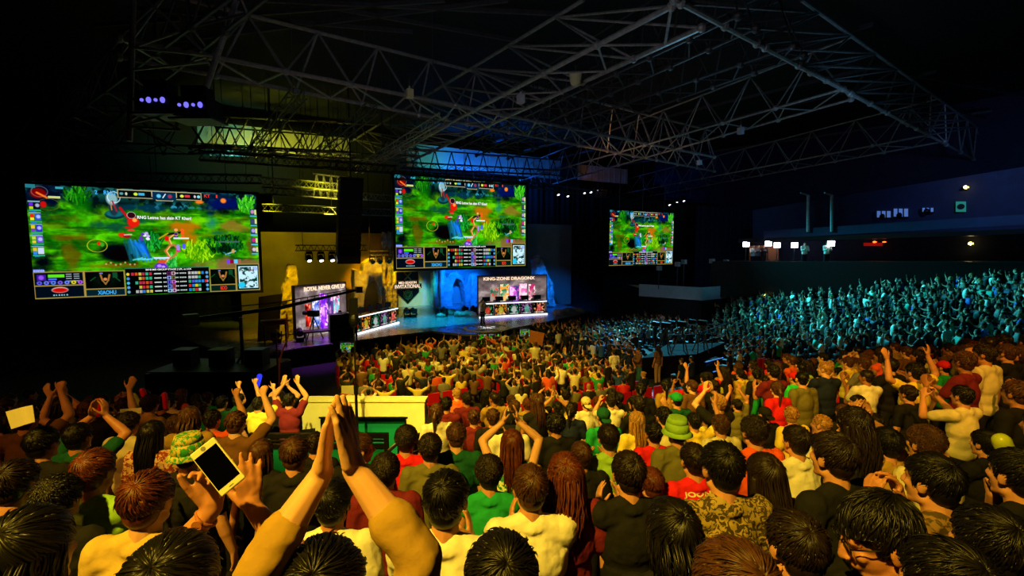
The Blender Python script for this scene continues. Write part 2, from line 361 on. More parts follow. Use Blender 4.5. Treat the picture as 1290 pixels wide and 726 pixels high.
def person_meshes(pose='clap', hair='short', near=True, female=False, sleeve='short', hy=0, hp=0, arms=None, voxel=None, seed=0, sit=False, low=False, neck='round', bulk=1.0):
    wd = .90 if female else 1.0
    P = POSES[pose] if arms is None else None
    hR = rotm(hy, hp)
    body = MB()
    merge(body, head_parts(), hR, HC)
    body.capsule(HC+hR@V3(0,-.022,-.055), (0,-.012,1.40), .055*wd, .062*wd)
    body.ell((0,0,1.25), (.158*wd,.108,.20)); body.ell((0,0,1.06), (.135*wd,.10,.17)); body.ell((0,0,.94), (.150,.105,.12))
    body.capsule((-.15*wd,-.008,1.395), (.15*wd,-.008,1.395), .052)
    for s in (-1,1): body.capsule((0,-.012,1.47), (s*.14*wd,-.01,1.415), .042, .04)
    shirt = MB(); e = .016; bw = wd*bulk
    shirt.ell((0,0,1.25), (.165*bw+e,.115+e,.205), n=20, k=12); shirt.ell((0,.002,1.08), (.150*bw+e,.112+e,.17), n=20, k=12); shirt.ell((0,0,.97), (.160*bw+e,.118+e,.13), n=20, k=12)
    shirt.capsule((-.15*bw,-.008,1.390), (.15*bw,-.008,1.390), .054+e)
    for s in (-1,1): shirt.capsule((s*.035,-.014,1.452), (s*.14*bw,-.01,1.412), .036+e, .036+e)
    shirt.ell((0,-.012,1.440), (.082,.078,.042), n=20, k=10)
    for side, s in (('L',-1),('R',1)):
        S = SH(s, wd)
        if arms is None or side not in arms:
            pp = P or POSES['down']
            W, d, n = [V3(*q) for q in pp[side]]; pole = V3(*pp['pole']); pole[0] *= s
            E = elbow_of(S, W, pole)
            if np.linalg.norm(W-E) > .27: W = E+nrm(W-E)*.25
            curl = pp.get('curl'+side, pp.get('curl', .22)); hk = dict(curl=curl)
        else:
            a = arms[side]; E, W, d, n = [np.asarray(q, float) for q in a[:4]]; hk = a[4] if len(a) > 4 else {}
        body.capsule(S, E, .050*wd, .040*wd); body.capsule(E, E+(W-E)*.35, .041*wd, .043*wd); body.capsule(E+(W-E)*.3, W, .042*wd, .026*wd)
        body.capsule(W-nrm(W-E)*.02, W+nrm(d)*.02, .026*wd, .026, flat=(n, .8))
        if not low:
            hk = dict(hk); hk.setdefault('size', .98 if not female else .9)
            th = 1 if side == 'R' else -1
            if 'thumb' in hk: th = hk.pop('thumb')
            # the thumb lies on +s when thumb*(d x n)
            hand(body, W, d, n, th, **hk)
        else:
            body.capsule(W, W+nrm(d)*.14, .032, .022, flat=(n, .6))
        if sleeve == 'short': shirt.capsule(S, S+(E-S)*.62, .056+e, .050+e)
        elif sleeve == 'long': shirt.capsule(S, E, .056+e, .044+e); shirt.capsule(E, E+(W-E)*.88, .044+e, .030+e)
        elif sleeve == 'cuffed': shirt.capsule(S, E, .052+e, .036+e); shirt.capsule(E, E+(W-E)*.42, .036+e, .033+e)
        elif sleeve == 'none': pass
    tr = MB(); sh = MB(); e2 = .012
    if not sit:
        tr.ell((0,0,.92), (.162,.118,.11), n=16, k=10)
        for s in (-1,1):
            body.capsule((s*.085,0,.86), (s*.09,.012,.48), .078, .052); body.capsule((s*.09,.012,.48), (s*.10,-.01,.09), .052, .036)
            tr.capsule((s*.085,0,.86), (s*.09,.012,.48), .080+e2, .058+e2); tr.capsule((s*.09,.012,.48), (s*.10,-.01,.11), .056+e2, .044+e2)
            sh.ell((s*.10,.045,.045), (.048,.135,.045)); sh.ell((s*.10,-.03,.06), (.045,.06,.058))
    else:
        tr.ell((0,0,.92), (.162,.125,.11), n=16, k=10)
        for s in (-1,1):
            body.capsule((s*.085,0,.90), (s*.10,.40,.91), .075, .052); body.capsule((s*.10,.40,.91), (s*.10,.36,.42), .052, .036)
            tr.capsule((s*.085,0,.90), (s*.10,.40,.91), .080+e2, .058+e2); tr.capsule((s*.10,.40,.91), (s*.10,.36,.44), .056+e2, .044+e2)
            sh.ell((s*.10,.42,.405), (.048,.135,.045))
    if low:
        vb = .034
        res = dict(body=remesh(body, vb, 1, dec=.42), shirt=remesh(shirt, .045, 2, dec=.5), trousers=remesh(tr, .055, 1, dec=.5))
        hm = hair_mesh(hair, seed, 0); merge_h = MB(); merge(merge_h, hm, hR, HC); res['hair'] = merge_h.mesh('hair', True)
        return res
    vb = voxel or (.0085 if near else .012)
    res = dict(body=remesh(body, vb, 2 if near else 1, dec=None if near else .5, name='person_body'),
               shirt=remesh(shirt, .009 if near else .016, 4 if near else 2, disp=(.13 if near else .15, .024), disp2=(.045,.007) if near else None, name='shirt'),
               trousers=remesh(tr, .02, 3, disp=(.12,.01), name='trousers'), shoes=remesh(sh, .014, 2, name='shoes'))
    hm = hair_mesh(hair, seed, 2 if near else 1); hm2 = MB(); merge(hm2, hm, hR, HC); res['hair'] = hm2.mesh('hair', True)
    return res
def hair_mesh(style, seed, lod):
    r = np.random.default_rng(100+seed); h = MB(); nn = (10, 16, 24)[lod]
    c = V3(0,-.016,.040); R = V3(.083,.100,.087)
    if style == 'buzz':
        h.ell(c+V3(0,-.002,0), R*.99, n=nn, k=nn*2//3); 
        if lod: h.ell((0,-.052,-.02), (.062,.046,.06), n=nn, k=nn//2)
    elif style in ('afro',):
        h.ell(c+V3(0,-.005,.010), R*1.16, n=nn, k=nn*2//3)
    else:
        h.ell(c, R, n=nn, k=nn*2//3); h.ell((0,-.050,-.018), (.068,.056,.068), n=nn, k=nn//2)
    if style in ('long', 'longcurly'):
        h.ell((0,-.062,-.09), (.086,.050,.13), n=nn, k=nn//2); h.capsule((0,-.085,-.12), (0,-.12,-.33), .060, .035, n=nn, flat=((0,1,0), .55))
        h.capsule((-.07,-.03,.0), (-.08,-.055,-.20), .032,.025, n=nn//2); h.capsule((.07,-.03,.0), (.08,-.055,-.20), .032,.025, n=nn//2)
    if style == 'bob':
        h.ell((0,-.040,-.05), (.090,.078,.10), n=nn, k=nn//2)
    if style == 'bun':
        h.ell((0,-.11,.075), (.036,.034,.034), n=nn, k=nn//2)
    if style == 'tail':
        h.capsule((0,-.10,.04), (0,-.145,-.02), .026, .03, n=nn//2); h.capsule((0,-.145,-.02), (.0,-.13,-.24), .03, .012, n=nn//2)
    if lod == 0: return h
    N = {1: 420, 2: 1700}[lod]
    if style == 'buzz': N = N//3
    wdir = nrm(V3(.12*r.normal(), -.62, .78)); x, y, _ = frame_of(wdir)
    curly = style in ('curly','afro','longcurly'); long_ = style in ('long','longcurly','bob')
    L0 = dict(short=.055, buzz=.022, curly=.05, afro=.045, long=.10, longcurly=.10, bob=.10, bun=.075, tail=.08)[style]
    for i in range(N):
        th0 = math.acos(1-r.random()*1.55); ph = r.random()*2*PI
        if r.random() < .18: th0 = r.random()*.35
        pts = []; rr = []; L = L0*(.7+.6*r.random()); ns = 6 if lod == 2 else 4
        dth = L/.092/(ns-1); jit = r.normal(.10, .14 if not curly else .35); lift0 = r.random()*.004; pc = r.random()*6.28; drop = None
        lift1 = (.003+.008*r.random()) if style == 'short' else (.003+.005*r.random())
        if r.random() < .12: lift1 += .010
        if curly: lift1 = .006+.014*r.random()
        if style == 'afro': lift0 += .018; lift1 = .012
        if style == 'buzz': lift1 = .003
        wd_ = (.0024+.0022*r.random())*(1 if lod == 2 else 1.9)
        ok = True
        for j in range(ns):
            t = j/(ns-1); th = th0+dth*j; phj = ph+jit*t
            dirv = wdir*math.cos(th)+(x*math.cos(phj)+y*math.sin(phj))*math.sin(th)
            p = c+dirv*(R+lift0+lift1*t*(1.2-t*.5 if not long_ else .6))
            if style == 'bob' or long_:
                if p[2] < .0 and drop is None: drop = j
            if j == 0 and ((p[1] > .045 and p[2] < .055) or (p[1] > -.002 and p[2] < .005 and not long_) or p[2] < -.045): ok = False; break
            if not long_ and p[2] < -.075 and p[1] < .03: p[2] = -.075-.01*r.random(); 
            if curly: p = p+V3(math.cos(pc+j*1.7), math.sin(pc+j*1.7), math.cos(pc+j*2.3))*.006
            if p[1] > .035 and p[2] < .062 and not long_: p[1] = min(p[1], .105); p[2] = max(p[2], .050)
            pts.append(p); rr.append(wd_*(1-.85*t**1.6))
        if not ok: continue
        if long_ and pts[-1][1] < .03 and pts[-1][2] < .045:
            e = pts[-1]; Lh = {'long': .36, 'longcurly': .34, 'bob': .13}[style]*(.75+.35*r.random()); k2 = 7 if lod == 2 else 5
            pts = pts[:-1]; rr = [wd_*1.1]*len(pts)
            for q in range(k2):
                t = q/(k2-1); z = e[2]-t*Lh; back = -.055*min(1, t*2.2) if abs(e[0]) < .07 else -.035*t
                pp = V3(e[0]*(1.02+.05*math.sin(t*3)), min(e[1], .0)+back+(.0), z)
                a_ = .012 if style == 'longcurly' else .004
                pp = pp+V3(math.sin(pc+t*9), math.cos(pc+t*8)*.7, 0)*a_*min(1, t*3); pts.append(pp); rr.append(wd_*1.1*(1-.7*t**2))
        if style == 'bun' and r.random() < .5: pass
        h.tube(pts, rr, 4)
    if style in ('bun','tail') and lod == 2:
        for i in range(60):
            a0 = r.random()*6.28; h.tube([V3(0,-.11,.075)+V3(math.cos(a0+q), math.sin(a0*1.3+q)*.9, math.sin(a0+q))*.036 for q in (0,.4,.8,1.2)], [.004,.005,.004,.002], 4)
    return h
def cap_mesh(kind, lod=2):
    h = MB(); n = 24
    if kind == 'cap':
        h.ell((0,-.012,.055), (.092,.108,.082), n=n, k=14); h.ell((0,.115,.035), (.070,.075,.009), n=n, k=8); h.ell((0,-.012,.138), (.010,.010,.006))
    elif kind == 'capback':
        h.ell((0,-.012,.055), (.092,.108,.082), n=n, k=14); h.ell((0,-.125,.005), (.066,.070,.009), n=n, k=8, rot=rotm(0,.35)); h.ell((0,-.012,.138), (.010,.010,.006))
    elif kind == 'bucket':
        for z0, z1, r0, r1 in ((.10,.145,.092,.074),(.03,.10,.102,.092),(.00,.03,.132,.104)):
            a = np.arange(n)*2*PI/n; r_ = np.stack([np.cos(a), np.sin(a)*1.1], 1)
            v = np.vstack([np.c_[r_*r0, np.full(n, z0)], np.c_[r_*r1, np.full(n, z1)], np.c_[r_*(r1-.004), np.full(n, z1)], np.c_[r_*(r0-.004), np.full(n, z0-.003)]])
            v[:,1] -= .012; f = []
            for k in range(4): f += [(k*n+i, k*n+(i+1)%n, ((k+1)%4)*n+(i+1)%n, ((k+1)%4)*n+i) for i in range(n)]
            h.add(v, f)
        h.ell((0,-.012,.143), (.074,.081,.010), n=n, k=6)
    return h
CLOTHC = dict(black='1b1b1d', white='e6e2d2', yellow='e8cf55', mustard='a8863c', olive='6d6a3e', grey='77746e', red='d8202a', maroon='6e2030', green='1f9a55', darkgreen='15523a', lime='8fc04a', navy='1b2547', orange='e0582a', brown='6b4a2c', teal='19a486', blue='2f57b8', cream='d9cfa6')
HAIRC = dict(black='0f0c0a', dark='211610', brown='4a2c18', auburn='5c2a14', fair='a87a40', grey='8a857c')
SKINC = ['c98e6c','b87b58','d8a380','a06a48','e0b090']
STAGE_C = on_z(590, 392, .9)
def facing(P, jit=0):
    d = STAGE_C-P; return math.atan2(-d[0], d[1])+jit           # local +Y towards the stage
N_PEOPLE = 0
def make_person(ms, P, s=1.0, yaw=None, hairc='black', shirtc='black', skin=0, label='', group=None, loc_name='person', print_mat=None, hat=None, pants='1c1e26', hy=0, hp=0, hideshoes=False):
    """ms: dict of shared meshes; P: feet; parts: hair, shirt, trousers, shoes (children of the body)"""
    global N_PEOPLE; N_PEOPLE += 1
    yaw = facing(P) if yaw is None else yaw
    b = bpy.data.objects.new(loc_name, ms['body']); COL.objects.link(b)
    b.location = Vector([float(q) for q in P]); b.rotation_euler = (0,0,yaw); b.scale = (s,s,s)
    sk = lin(SKINC[skin % 5] if isinstance(skin, int) else skin); b.color = (*sk, 1)
    tag(b, label, 'person', group)
    for k in ('hair','shirt','trousers','shoes'):
        if k not in ms: continue
        o = bpy.data.objects.new(k, ms[k]); COL.objects.link(o); o.parent = b
        cc = {'hair': HAIRC.get(hairc, hairc), 'shirt': CLOTHC.get(shirtc, shirtc), 'trousers': pants, 'shoes': '26231f'}[k]
        o.color = (*lin(cc), 1)
        if k == 'shirt' and print_mat: 
            o.material_slots[0].link = 'OBJECT'; o.material_slots[0].material = print_mat
    if hat:
        m = MB(); merge(m, cap_mesh(hat[0]), rotm(hy, hp), HC); o = m.build('cap' if 'cap' in hat[0] else 'bucket_hat', hat[1] if not isinstance(hat[1], str) else M['cloth'], None, True); o.parent = b
        if isinstance(hat[1], str): o.color = (*lin(CLOTHC.get(hat[1], hat[1])), 1)
    return b
def set_mats(ms):
    for k, me in ms.items():
        me.materials.clear(); me.materials.append({'body': M['skin'], 'hair': M['hair'], 'shirt': M['cloth'], 'trousers': M['cloth'], 'shoes': M['cloth']}[k])
        for pl in me.polygons: pl.material_index = 0
    return ms
_cache = {}
def pm(**kw):
    k = tuple(sorted((a, str(b)) for a, b in kw.items()))
    if k not in _cache: _cache[k] = set_mats(person_meshes(**kw))
    return _cache[k]

# ------------------------------------------------------------------ seating bowl
def TX(X): return 1.25*(1-math.exp(-(max(X, 0)/6.5)**2))
def drop_t(X, Y): return .28*Y-TX(X)
STEP = .2; HEADZ = 1.60
def terr_k(X, Y): return math.floor(drop_t(X, Y)/STEP)
def terr_z(X, Y): return EYE-.5-HEADZ-.05-(terr_k(X, Y)+1)*STEP+STEP*.5
def ymax(X, ):    # front edge of the near stand in the heading frame
    return 10.3 if X < 2.2 else (10.0 if X < 3.5 else (10.0+(X-3.5)*1.6 if X < 5.2 else 12.8))
def build_terraces():
    mb = MB(); dx = .35; X = -15.0
    while X < 20.0:
        Xc = X+dx/2; ym = ymax(Xc); k = terr_k(Xc, .15)-4; tx = TX(Xc)
        while True:
            y0 = (k*STEP+tx)/.28; y1 = ((k+1)*STEP+tx)/.28
            if y0 >= ym: break
            y0 = max(y0, -2.2); y1c = min(y1, ym)
            if y1c > y0+.001:
                z = EYE-.5-HEADZ-.05-(k+1)*STEP+STEP*.5
                if not (VOM[0] < Xc < VOM[1] and (y0+y1c)/2 > VOM[2]):
                    ps = [cf(X,y0,z), cf(X+dx,y0,z), cf(X+dx,y1c,z), cf(X,y1c,z)]; zb = z-STEP-.02 if y1 < ym else 0
                    q = [cf(X,y1c,zb), cf(X+dx,y1c,zb)]
                    mb.add(ps+q, [(0,1,2,3), (3,2,5,4)])
            k += 1
        X += dx
    # cheeks of the exit gap
    for Xs in (VOM[0], VOM[1]):
        mb.add([cf(Xs,VOM[2],0), cf(Xs,10.3,0), cf(Xs,10.3,3.0-.9), cf(Xs,VOM[2],3.6-.35)], [(0,1,2,3)])
    mb.add([cf(VOM[0],VOM[2],0), cf(VOM[1],VOM[2],0), cf(VOM[1],VOM[2],3.1-.3), cf(VOM[0],VOM[2],3.1-.3)], [(0,1,2,3)])
    return struct('floor_terraces', mb, M['concrete'])
VOM = (-4.35, -1.75, 6.9)
# ------------------------------------------------------------------ screens
GW, GH = 500, 262
uu, vv = np.meshgrid((np.arange(GW)+.5)/GW, (np.arange(GH)+.5)/GH)
def fbm(seed, fx, fy, o=4):
    r = np.random.default_rng(seed); out = np.zeros_like(uu); a = 1; s = 0
    for k in range(o):
        nx, ny = int(fx*2**k)+2, int(fy*2**k)+2; g = r.random((ny+1, nx+1)); X = uu*nx*.999; Y = vv*ny*.999
        i = X.astype(int); j = Y.astype(int); fx_ = X-i; fy_ = Y-j; fx_ = fx_*fx_*(3-2*fx_); fy_ = fy_*fy_*(3-2*fy_)
        out += a*((g[j,i]*(1-fx_)+g[j,i+1]*fx_)*(1-fy_)+(g[j+1,i]*(1-fx_)+g[j+1,i+1]*fx_)*fy_); s += a; a *= .55
    return out/s
class Paint:
    def __init__(s, base): s.c = np.zeros((GH, GW, 3)); s.c[:] = base
    def blend(s, m, col): s.c = s.c*(1-m[..., None])+np.asarray(col)*m[..., None]
    def ell(s, x, y, rx, ry, col, soft=.15, rot=0, a=1, ring=None):
        dx = (uu-x)*1.78; dy = vv-y; c, q = math.cos(rot), math.sin(rot); X = (dx*c+dy*q)/(rx*1.78); Y = (-dx*q+dy*c)/ry; d = np.hypot(X, Y)
        if ring: m = np.clip(1-np.abs(d-1)/ring, 0, 1)
        else: m = np.clip((1-d)/soft+.5, 0, 1)
        s.blend(m*a, col)
    def rect(s, x0, y0, x1, y1, col, a=1): 
        m = ((uu >= x0)&(uu <= x1)&(vv >= y0)&(vv <= y1)).astype(float)*a; s.blend(m, col)
    def line(s, x0, y0, x1, y1, w, col, a=1):
        p = np.stack([(uu-x0)*1.78, vv-y0], -1); d = np.array([(x1-x0)*1.78, y1-y0]); L = d@d; t = np.clip((p@d)/L, 0, 1); q = np.hypot(p[...,0]-t*d[0], p[...,1]-t*d[1])
        s.blend(np.clip(1.5-q/w, 0, 1)*a, col)
def paint_game():
    r = np.random.default_rng(3); f1, f2, f3 = fbm(1, 6, 5), fbm(2, 14, 8), fbm(4, 40, 24, 3)
    g = np.clip(f1*1.7-.35, 0, 1)[..., None]
    base = np.array([.02,.30,.03])*(1-g)+np.array([.30,.78,.03])*g
    P = Paint(base*(.42+.72*f3[..., None]+.25*fbm(6, 90, 50, 2)[..., None]))
    st_ = np.clip((fbm(8, 9, 26, 4)-.50)*5, 0, 1); P.blend(st_*.55, [.42,.86,.05]); st_ = np.clip((fbm(18, 7, 22, 4)-.54)*6, 0, 1); P.blend(st_*.6, [.02,.22,.06]); st_ = np.clip((fbm(28, 8, 12, 4)-.58)*7, 0, 1); P.blend(st_*.35, [.40,.34,.05])
    def patch(x, y, rx, ry, col, th=.5, a=1, k=5): 
        d = np.hypot((uu-x)/rx, (vv-y)/ry); P.blend(np.clip((1-d)*1.6+(f2-.5)*2.5, 0, 1)*a, np.asarray(col)*1.0)
    # upper band: dark wall and water
    P.blend(np.clip((.20+.05*(f2-.5)*4-vv)*16, 0, 1), [.02,.09,.09]); P.blend(np.clip((.15-vv)*10, 0, 1)*np.clip((f3-.45)*6, 0, 1)*.7, [.15,.45,.42])
    patch(.06, .10, .10, .16, [.02,.06,.16]); patch(.20, .10, .05, .12, [.05,.42,.04]); patch(.82, .12, .13, .12, [.02,.08,.33]); patch(.84, .19, .07, .05, [.03,.06,.03], a=.9)
    patch(.48, .17, .16, .04, [.03,.20,.26]); P.blend(np.clip((f3-.55)*8, 0, 1)*np.clip(1-np.hypot((uu-.6)/.2, (vv-.15)/.05), 0, 1), [.2,.6,.7])
    patch(.16, .46, .10, .04, [.40,.28,.02], a=.7); patch(.15, .62, .035, .2, [.38,.30,.03], a=.75); patch(.33, .35, .10, .05, [.05,.25,.22], a=.8); patch(.43, .30, .08, .05, [.04,.26,.24], a=.8)
    patch(.63, .34, .12, .07, [.72,.40,.05], a=.9); patch(.66, .46, .05, .10, [.70,.42,.04], a=.9); patch(.86, .33, .13, .06, [.52,.42,.14], a=.85); patch(.77, .31, .06, .09, [.12,.50,.42], a=.85); patch(.80, .40, .06, .03, [.06,.38,.30], a=.8)
    patch(.90, .72, .20, .07, [.50,.36,.22], a=.9); patch(.96, .55, .03, .14, [.40,.26,.12], a=.8); patch(.30, .72, .12, .03, [.45,.34,.03], a=.8); patch(.72, .28, .06, .05, [.45,.85,.03], a=.8); patch(.55, .30, .05, .03, [.4,.8,.02], a=.7); patch(.78,.46,.07,.04,[.10,.62,.02],a=.8)
    patch(.05, .68, .06, .14, [.02,.05,.07]); patch(.10, .78, .06, .05, [.02,.07,.22], a=.8)
    # bushes as many strokes
    for (x, y, rx, ry, n, c0, c1) in ((.70,.60,.075,.10,190,(.10,.42,.0),(.72,.95,.10)),(.95,.12,.045,.07,90,(.06,.5,.06),(.45,.95,.2)),(.49,.51,.04,.08,90,(.02,.25,.08),(.15,.75,.25)),(.57,.70,.025,.07,60,(.05,.45,.12),(.35,.95,.4)),(.83,.54,.09,.09,150,(.01,.10,.04),(.05,.42,.18)),(.19,.08,.05,.09,60,(.02,.18,.03),(.2,.65,.1))):
        for _ in range(n):
            a = r.random()*6.28; q = math.sqrt(r.random()); px, py = x+rx*q*math.cos(a), y+ry*q*math.sin(a); t = r.random(); col = np.array(c0)*(1-t)+np.array(c1)*t
            P.line(px, py, px+r.normal(0, .008), py-.03-.02*r.random(), .005, col, .9)
    patch(.83, .56, .07, .05, [.01,.06,.05], a=.7); P.line(.80,.49,.90,.49,.008,(.25,.38,.34)); 
    # cave and blue swirl
    P.ell(.335,.595,.075,.085,(.02,.05,.07),.5); P.ell(.355,.615,.05,.06,(.05,.02,.03),.6)
    for k in range(26): 
        t = k/25; c = np.array([.12,.55,.60])*(1-t)+np.array([.08,.35,.85])*t; c = c*(.6+.8*r.random()); P.line(.36+.07*t+.03*r.random(), .47+.05*r.random(), .385+.09*t, .58+.10*r.random(), .005+.006*r.random(), c, .7)
    for k in range(8): P.line(.40+.02*k, .665, .44+.012*k, .64+.02*r.random(), .006, (.35,.85,1), .8)
    for k in range(14): P.ell(.285+.01*k, .70-.012*math.sin(k), .004, .008, (.45,.10,.05) if k % 2 else (.7,.6,.4), .5)
    # tower
    P.ell(.335,.245,.040,.040,(.03,.16,.20),.2); P.ell(.335,.235,.036,.03,(.08,.38,.42),.4); P.ell(.333,.17,.020,.085,(.12,.20,.24),.3); P.ell(.328,.10,.024,.055,(.50,.68,.70),.35); P.ell(.337,.085,.026,.05,(.8,.95,1),.2,ring=.12); P.line(.33,.12,.345,.21,.006,(.6,.15,.2)); P.line(.322,.12,.325,.2,.004,(.75,.5,.3))
    P.line(.36,.18,.40,.30,.010,(.75,.06,.14)); P.ell(.412,.31,.026,.048,(.85,.12,.07),.3); P.ell(.418,.29,.010,.018,(1,.62,.25),.5); P.ell(.393,.36,.020,.012,(.75,.12,.1),.4); P.ell(.40,.385,.016,.010,(.85,.25,.2),.4); P.ell(.405,.245,.018,.030,(.20,.05,.09),.2); P.ell(.405,.245,.018,.030,(.75,.75,.75),.2,ring=.12)
    P.ell(.045,.075,.030,.045,(.45,.03,.04),.3); P.ell(.05,.06,.030,.045,(.6,.6,.6),.2,ring=.1,a=.6); P.line(.04,.07,.075,.11,.008,(.95,.45,.15)); P.rect(.08,.095,.125,.115,(.75,.8,.45)); P.ell(.060,.17,.012,.028,(.75,.08,.08),.4); P.ell(.08,.17,.04,.05,(.6,.55,.1),.2,ring=.05,a=.6)
    P.ell(.36,.43,.016,.02,(.85,.18,.10),.5); P.ell(.38,.44,.015,.02,(.55,.10,.12),.4); P.line(.37,.43,.40,.425,.005,(.9,.7,.7)); 
    for k in range(9): P.ell(.455+.016*math.cos(k*2.4), .44+.03*math.sin(k*1.7), .008, .013, [(.75,.65,.95),(.35,.2,.65),(.9,.9,.95)][k % 3], .4)
    P.ell(.255,.53,.040,.058,(.80,.80,.15),.2,ring=.07); P.ell(.262,.51,.007,.016,(.95,.12,.08),.4); P.ell(.275,.52,.008,.020,(.25,.6,.15),.4)
    # curling vine
    vp = [(.545,.76),(.535,.70),(.56,.64),(.545,.58),(.57,.52),(.56,.46),(.585,.42)]; 
    for a_, b_ in zip(vp[:-1], vp[1:]): P.line(*a_, *b_, .011, (.75,.42,.18)); P.line(a_[0]+.004, a_[1], b_[0]+.004, b_[1], .004, (.95,.75,.45))
    for a_, b_ in zip([(.56,.66),(.59,.62),(.60,.56),(.585,.52)], [(.59,.62),(.60,.56),(.585,.52),(.57,.53)]): P.line(*a_, *b_, .009, (.70,.45,.25))
    P.line(.56,.42,.62,.40,.009,(.06,.02,.02)); P.line(.52,.46,.56,.41,.006,(.75,.6,.1)); P.ell(.553,.46,.010,.025,(.85,.1,.08),.4)
    for k in range(10): P.ell(.607+.02*math.cos(k*2.1), .405+.035*math.sin(k*1.3), .009, .014, [(.95,.35,.12),(.25,.15,.45),(1,.65,.3)][k % 3], .4)
    P.rect(.585,.452,.655,.464,(.82,.9,.85)); P.rect(.490,.640,.560,.656,(.80,.85,1.0))
    for k in range(9): P.ell(.612+.018*math.cos(k*2.1), .55+.03*math.sin(k*1.9), .008, .013, [(.30,.35,.95),(.85,.15,.45),(.6,.5,.9)][k % 3], .4)
    P.ell(.520,.735,.030,.040,(.35,.15,.80),.4); P.ell(.512,.725,.010,.014,(.7,.5,1),.4); P.ell(.53,.735,.008,.012,(.75,.6,1),.4); P.ell(.525,.685,.02,.018,(.8,.3,.15),.4)
    P.line(.83,.62,.88,.585,.006,(.55,.75,.8)); P.ell(.868,.585,.008,.022,(.75,.6,.35),.4); P.line(.82,.60,.85,.63,.005,(.15,.5,.55))
    for k, c in enumerate([(.45,.25,.85),(.55,.05,.2),(.35,.75,.95),(.6,.35,.3)]): P.rect(.832+.019*k,.672,.849+.019*k,.712,c)
    # side columns of portraits
    for k in range(5):
        y = .155+.098*k
        P.rect(.004,y-.012,.048,y-.004,(.45,.62,.68)); P.rect(.008,y+.002,.022,y+.03,[(.4,.15,.85),(.85,.15,.1),(.85,.75,.15),(.7,.8,.3),(.85,.7,.2)][k]); P.rect(.008,y+.034,.022,y+.058,[(.7,.8,.1),(.9,.85,.2),(.5,.2,.8),(.85,.75,.2),(.2,.5,.9)][k])
        P.rect(.026,y+.002,.048,y+.056,[(.08,.06,.1),(.2,.3,.75),(.2,.15,.75),(.45,.3,.85),(.75,.8,.9)][k]); P.ell(.038,y+.025,.008,.016,(.75,.8,.95),.5,a=.8); P.rect(.006,y+.062,.05,y+.074,(.15,.65,.45)); P.rect(.012,y+.076,.03,y+.084,(.15,.35,.85))
        P.rect(.965,y-.005,.998,y+.060,(.12,.30,.34)); P.ell(.978,y+.022,.010,.020,[(.75,.5,.7),(.25,.25,.4),(.7,.55,.85),(.8,.15,.5),(.85,.7,.75)][k],.4); P.rect(.988,y+.0,.997,y+.05,(.8,.85,.5)); P.rect(.965,y+.062,.998,y+.072,(.35,.75,.9))
    P.rect(0,.0,.035,.03,(.15,.45,.5)); P.rect(.11,.012,.14,.03,(.2,.6,.65)); P.rect(.0,.735,.04,.77,(.25,.32,.75))
    for k in range(6): P.ell(.005+.007*k,.752,.003,.010,(.6,.7,1),.4)
    # top bar
    P.rect(.355,.012,.725,.082,(.02,.07,.08)); 
    for a_, b_ in (((.355,.012),(.725,.012)),((.355,.082),(.50,.082)),((.61,.082),(.725,.082)),((.355,.012),(.355,.082)),((.725,.012),(.725,.082)),((.50,.012),(.50,.06)),((.61,.012),(.61,.06)),((.50,.06),(.52,.098)),((.61,.06),(.59,.098)),((.52,.098),(.59,.098))): P.line(*a_, *b_, .0035, (.75,.68,.50))
    P.rect(.503,.016,.607,.09,(.03,.18,.30)); P.ell(.53,.055,.010,.018,(.35,.75,.9),.4); P.line(.548,.07,.56,.035,.004,(.9,.95,.95)); P.ell(.58,.055,.010,.018,(.6,.2,.3),.4)
    P.ell(.37,.047,.008,.012,(.35,.6,.6),.4); P.ell(.39,.047,.005,.014,(.8,.8,.7),.4); P.ell(.43,.047,.009,.014,(.8,.9,.25),.4); P.rect(.443,.036,.468,.058,(.3,.75,.95),.85); P.ell(.635,.047,.009,.014,(.85,.9,.3),.4); P.rect(.648,.036,.672,.058,(.85,.25,.3),.9); P.ell(.695,.047,.005,.014,(.85,.75,.75),.4); P.ell(.713,.047,.008,.014,(.5,.85,.9),.4)
    P.rect(.735,.012,.87,.05,(.03,.10,.16),.6); P.ell(.832,.075,.014,.024,(1,.5,.15),.6); P.ell(.715,.098,.020,.016,(.95,.45,.12),.6)
    # bottom bar
    G = (.62,.52,.25)
    P.rect(0,.765,.19,.995,(.03,.07,.11)); P.rect(.196,.765,.355,.925,(.02,.04,.035)); P.rect(.196,.93,.355,.995,(.04,.14,.17)); P.rect(.362,.745,.742,.995,(.012,.03,.035)); P.rect(.748,.765,.872,.925,(.02,.05,.04)); P.rect(.748,.93,.872,.995,(.04,.14,.12)); P.rect(.880,.725,.998,.995,(.03,.16,.13))
    for x0, y0, x1, y1 in ((0,.765,.19,.995),(.0,.885,.19,.885),(.194,.765,.357,.995),(.194,.928,.357,.928),(.746,.765,.874,.995),(.746,.928,.874,.928),(.878,.722,.998,.995)):
        for q in ((x0,y0,x1,y0),(x1,y0,x1,y1),(x0,y1,x1,y1),(x0,y0,x0,y1)):
            if abs(q[0]-q[2])+abs(q[1]-q[3]) > 0: P.line(*q, .0045, G)
    P.line(.362,.745,.742,.745,.003,(.15,.4,.4)); P.rect(.055,.785,.115,.812,(.35,.85,.12)); P.rect(.055,.82,.085,.834,(.25,.4,.95)); P.rect(.055,.842,.082,.852,(.5,.25,.8)); P.rect(.012,.785,.045,.838,(.22,.12,.55)); P.ell(.028,.812,.010,.02,(.55,.3,.9),.5)
    for k in range(8): P.rect(.122+.03*(k % 2),.782+.02*(k//2),.143+.03*(k % 2),.790+.02*(k//2),(.55,.6,.6))
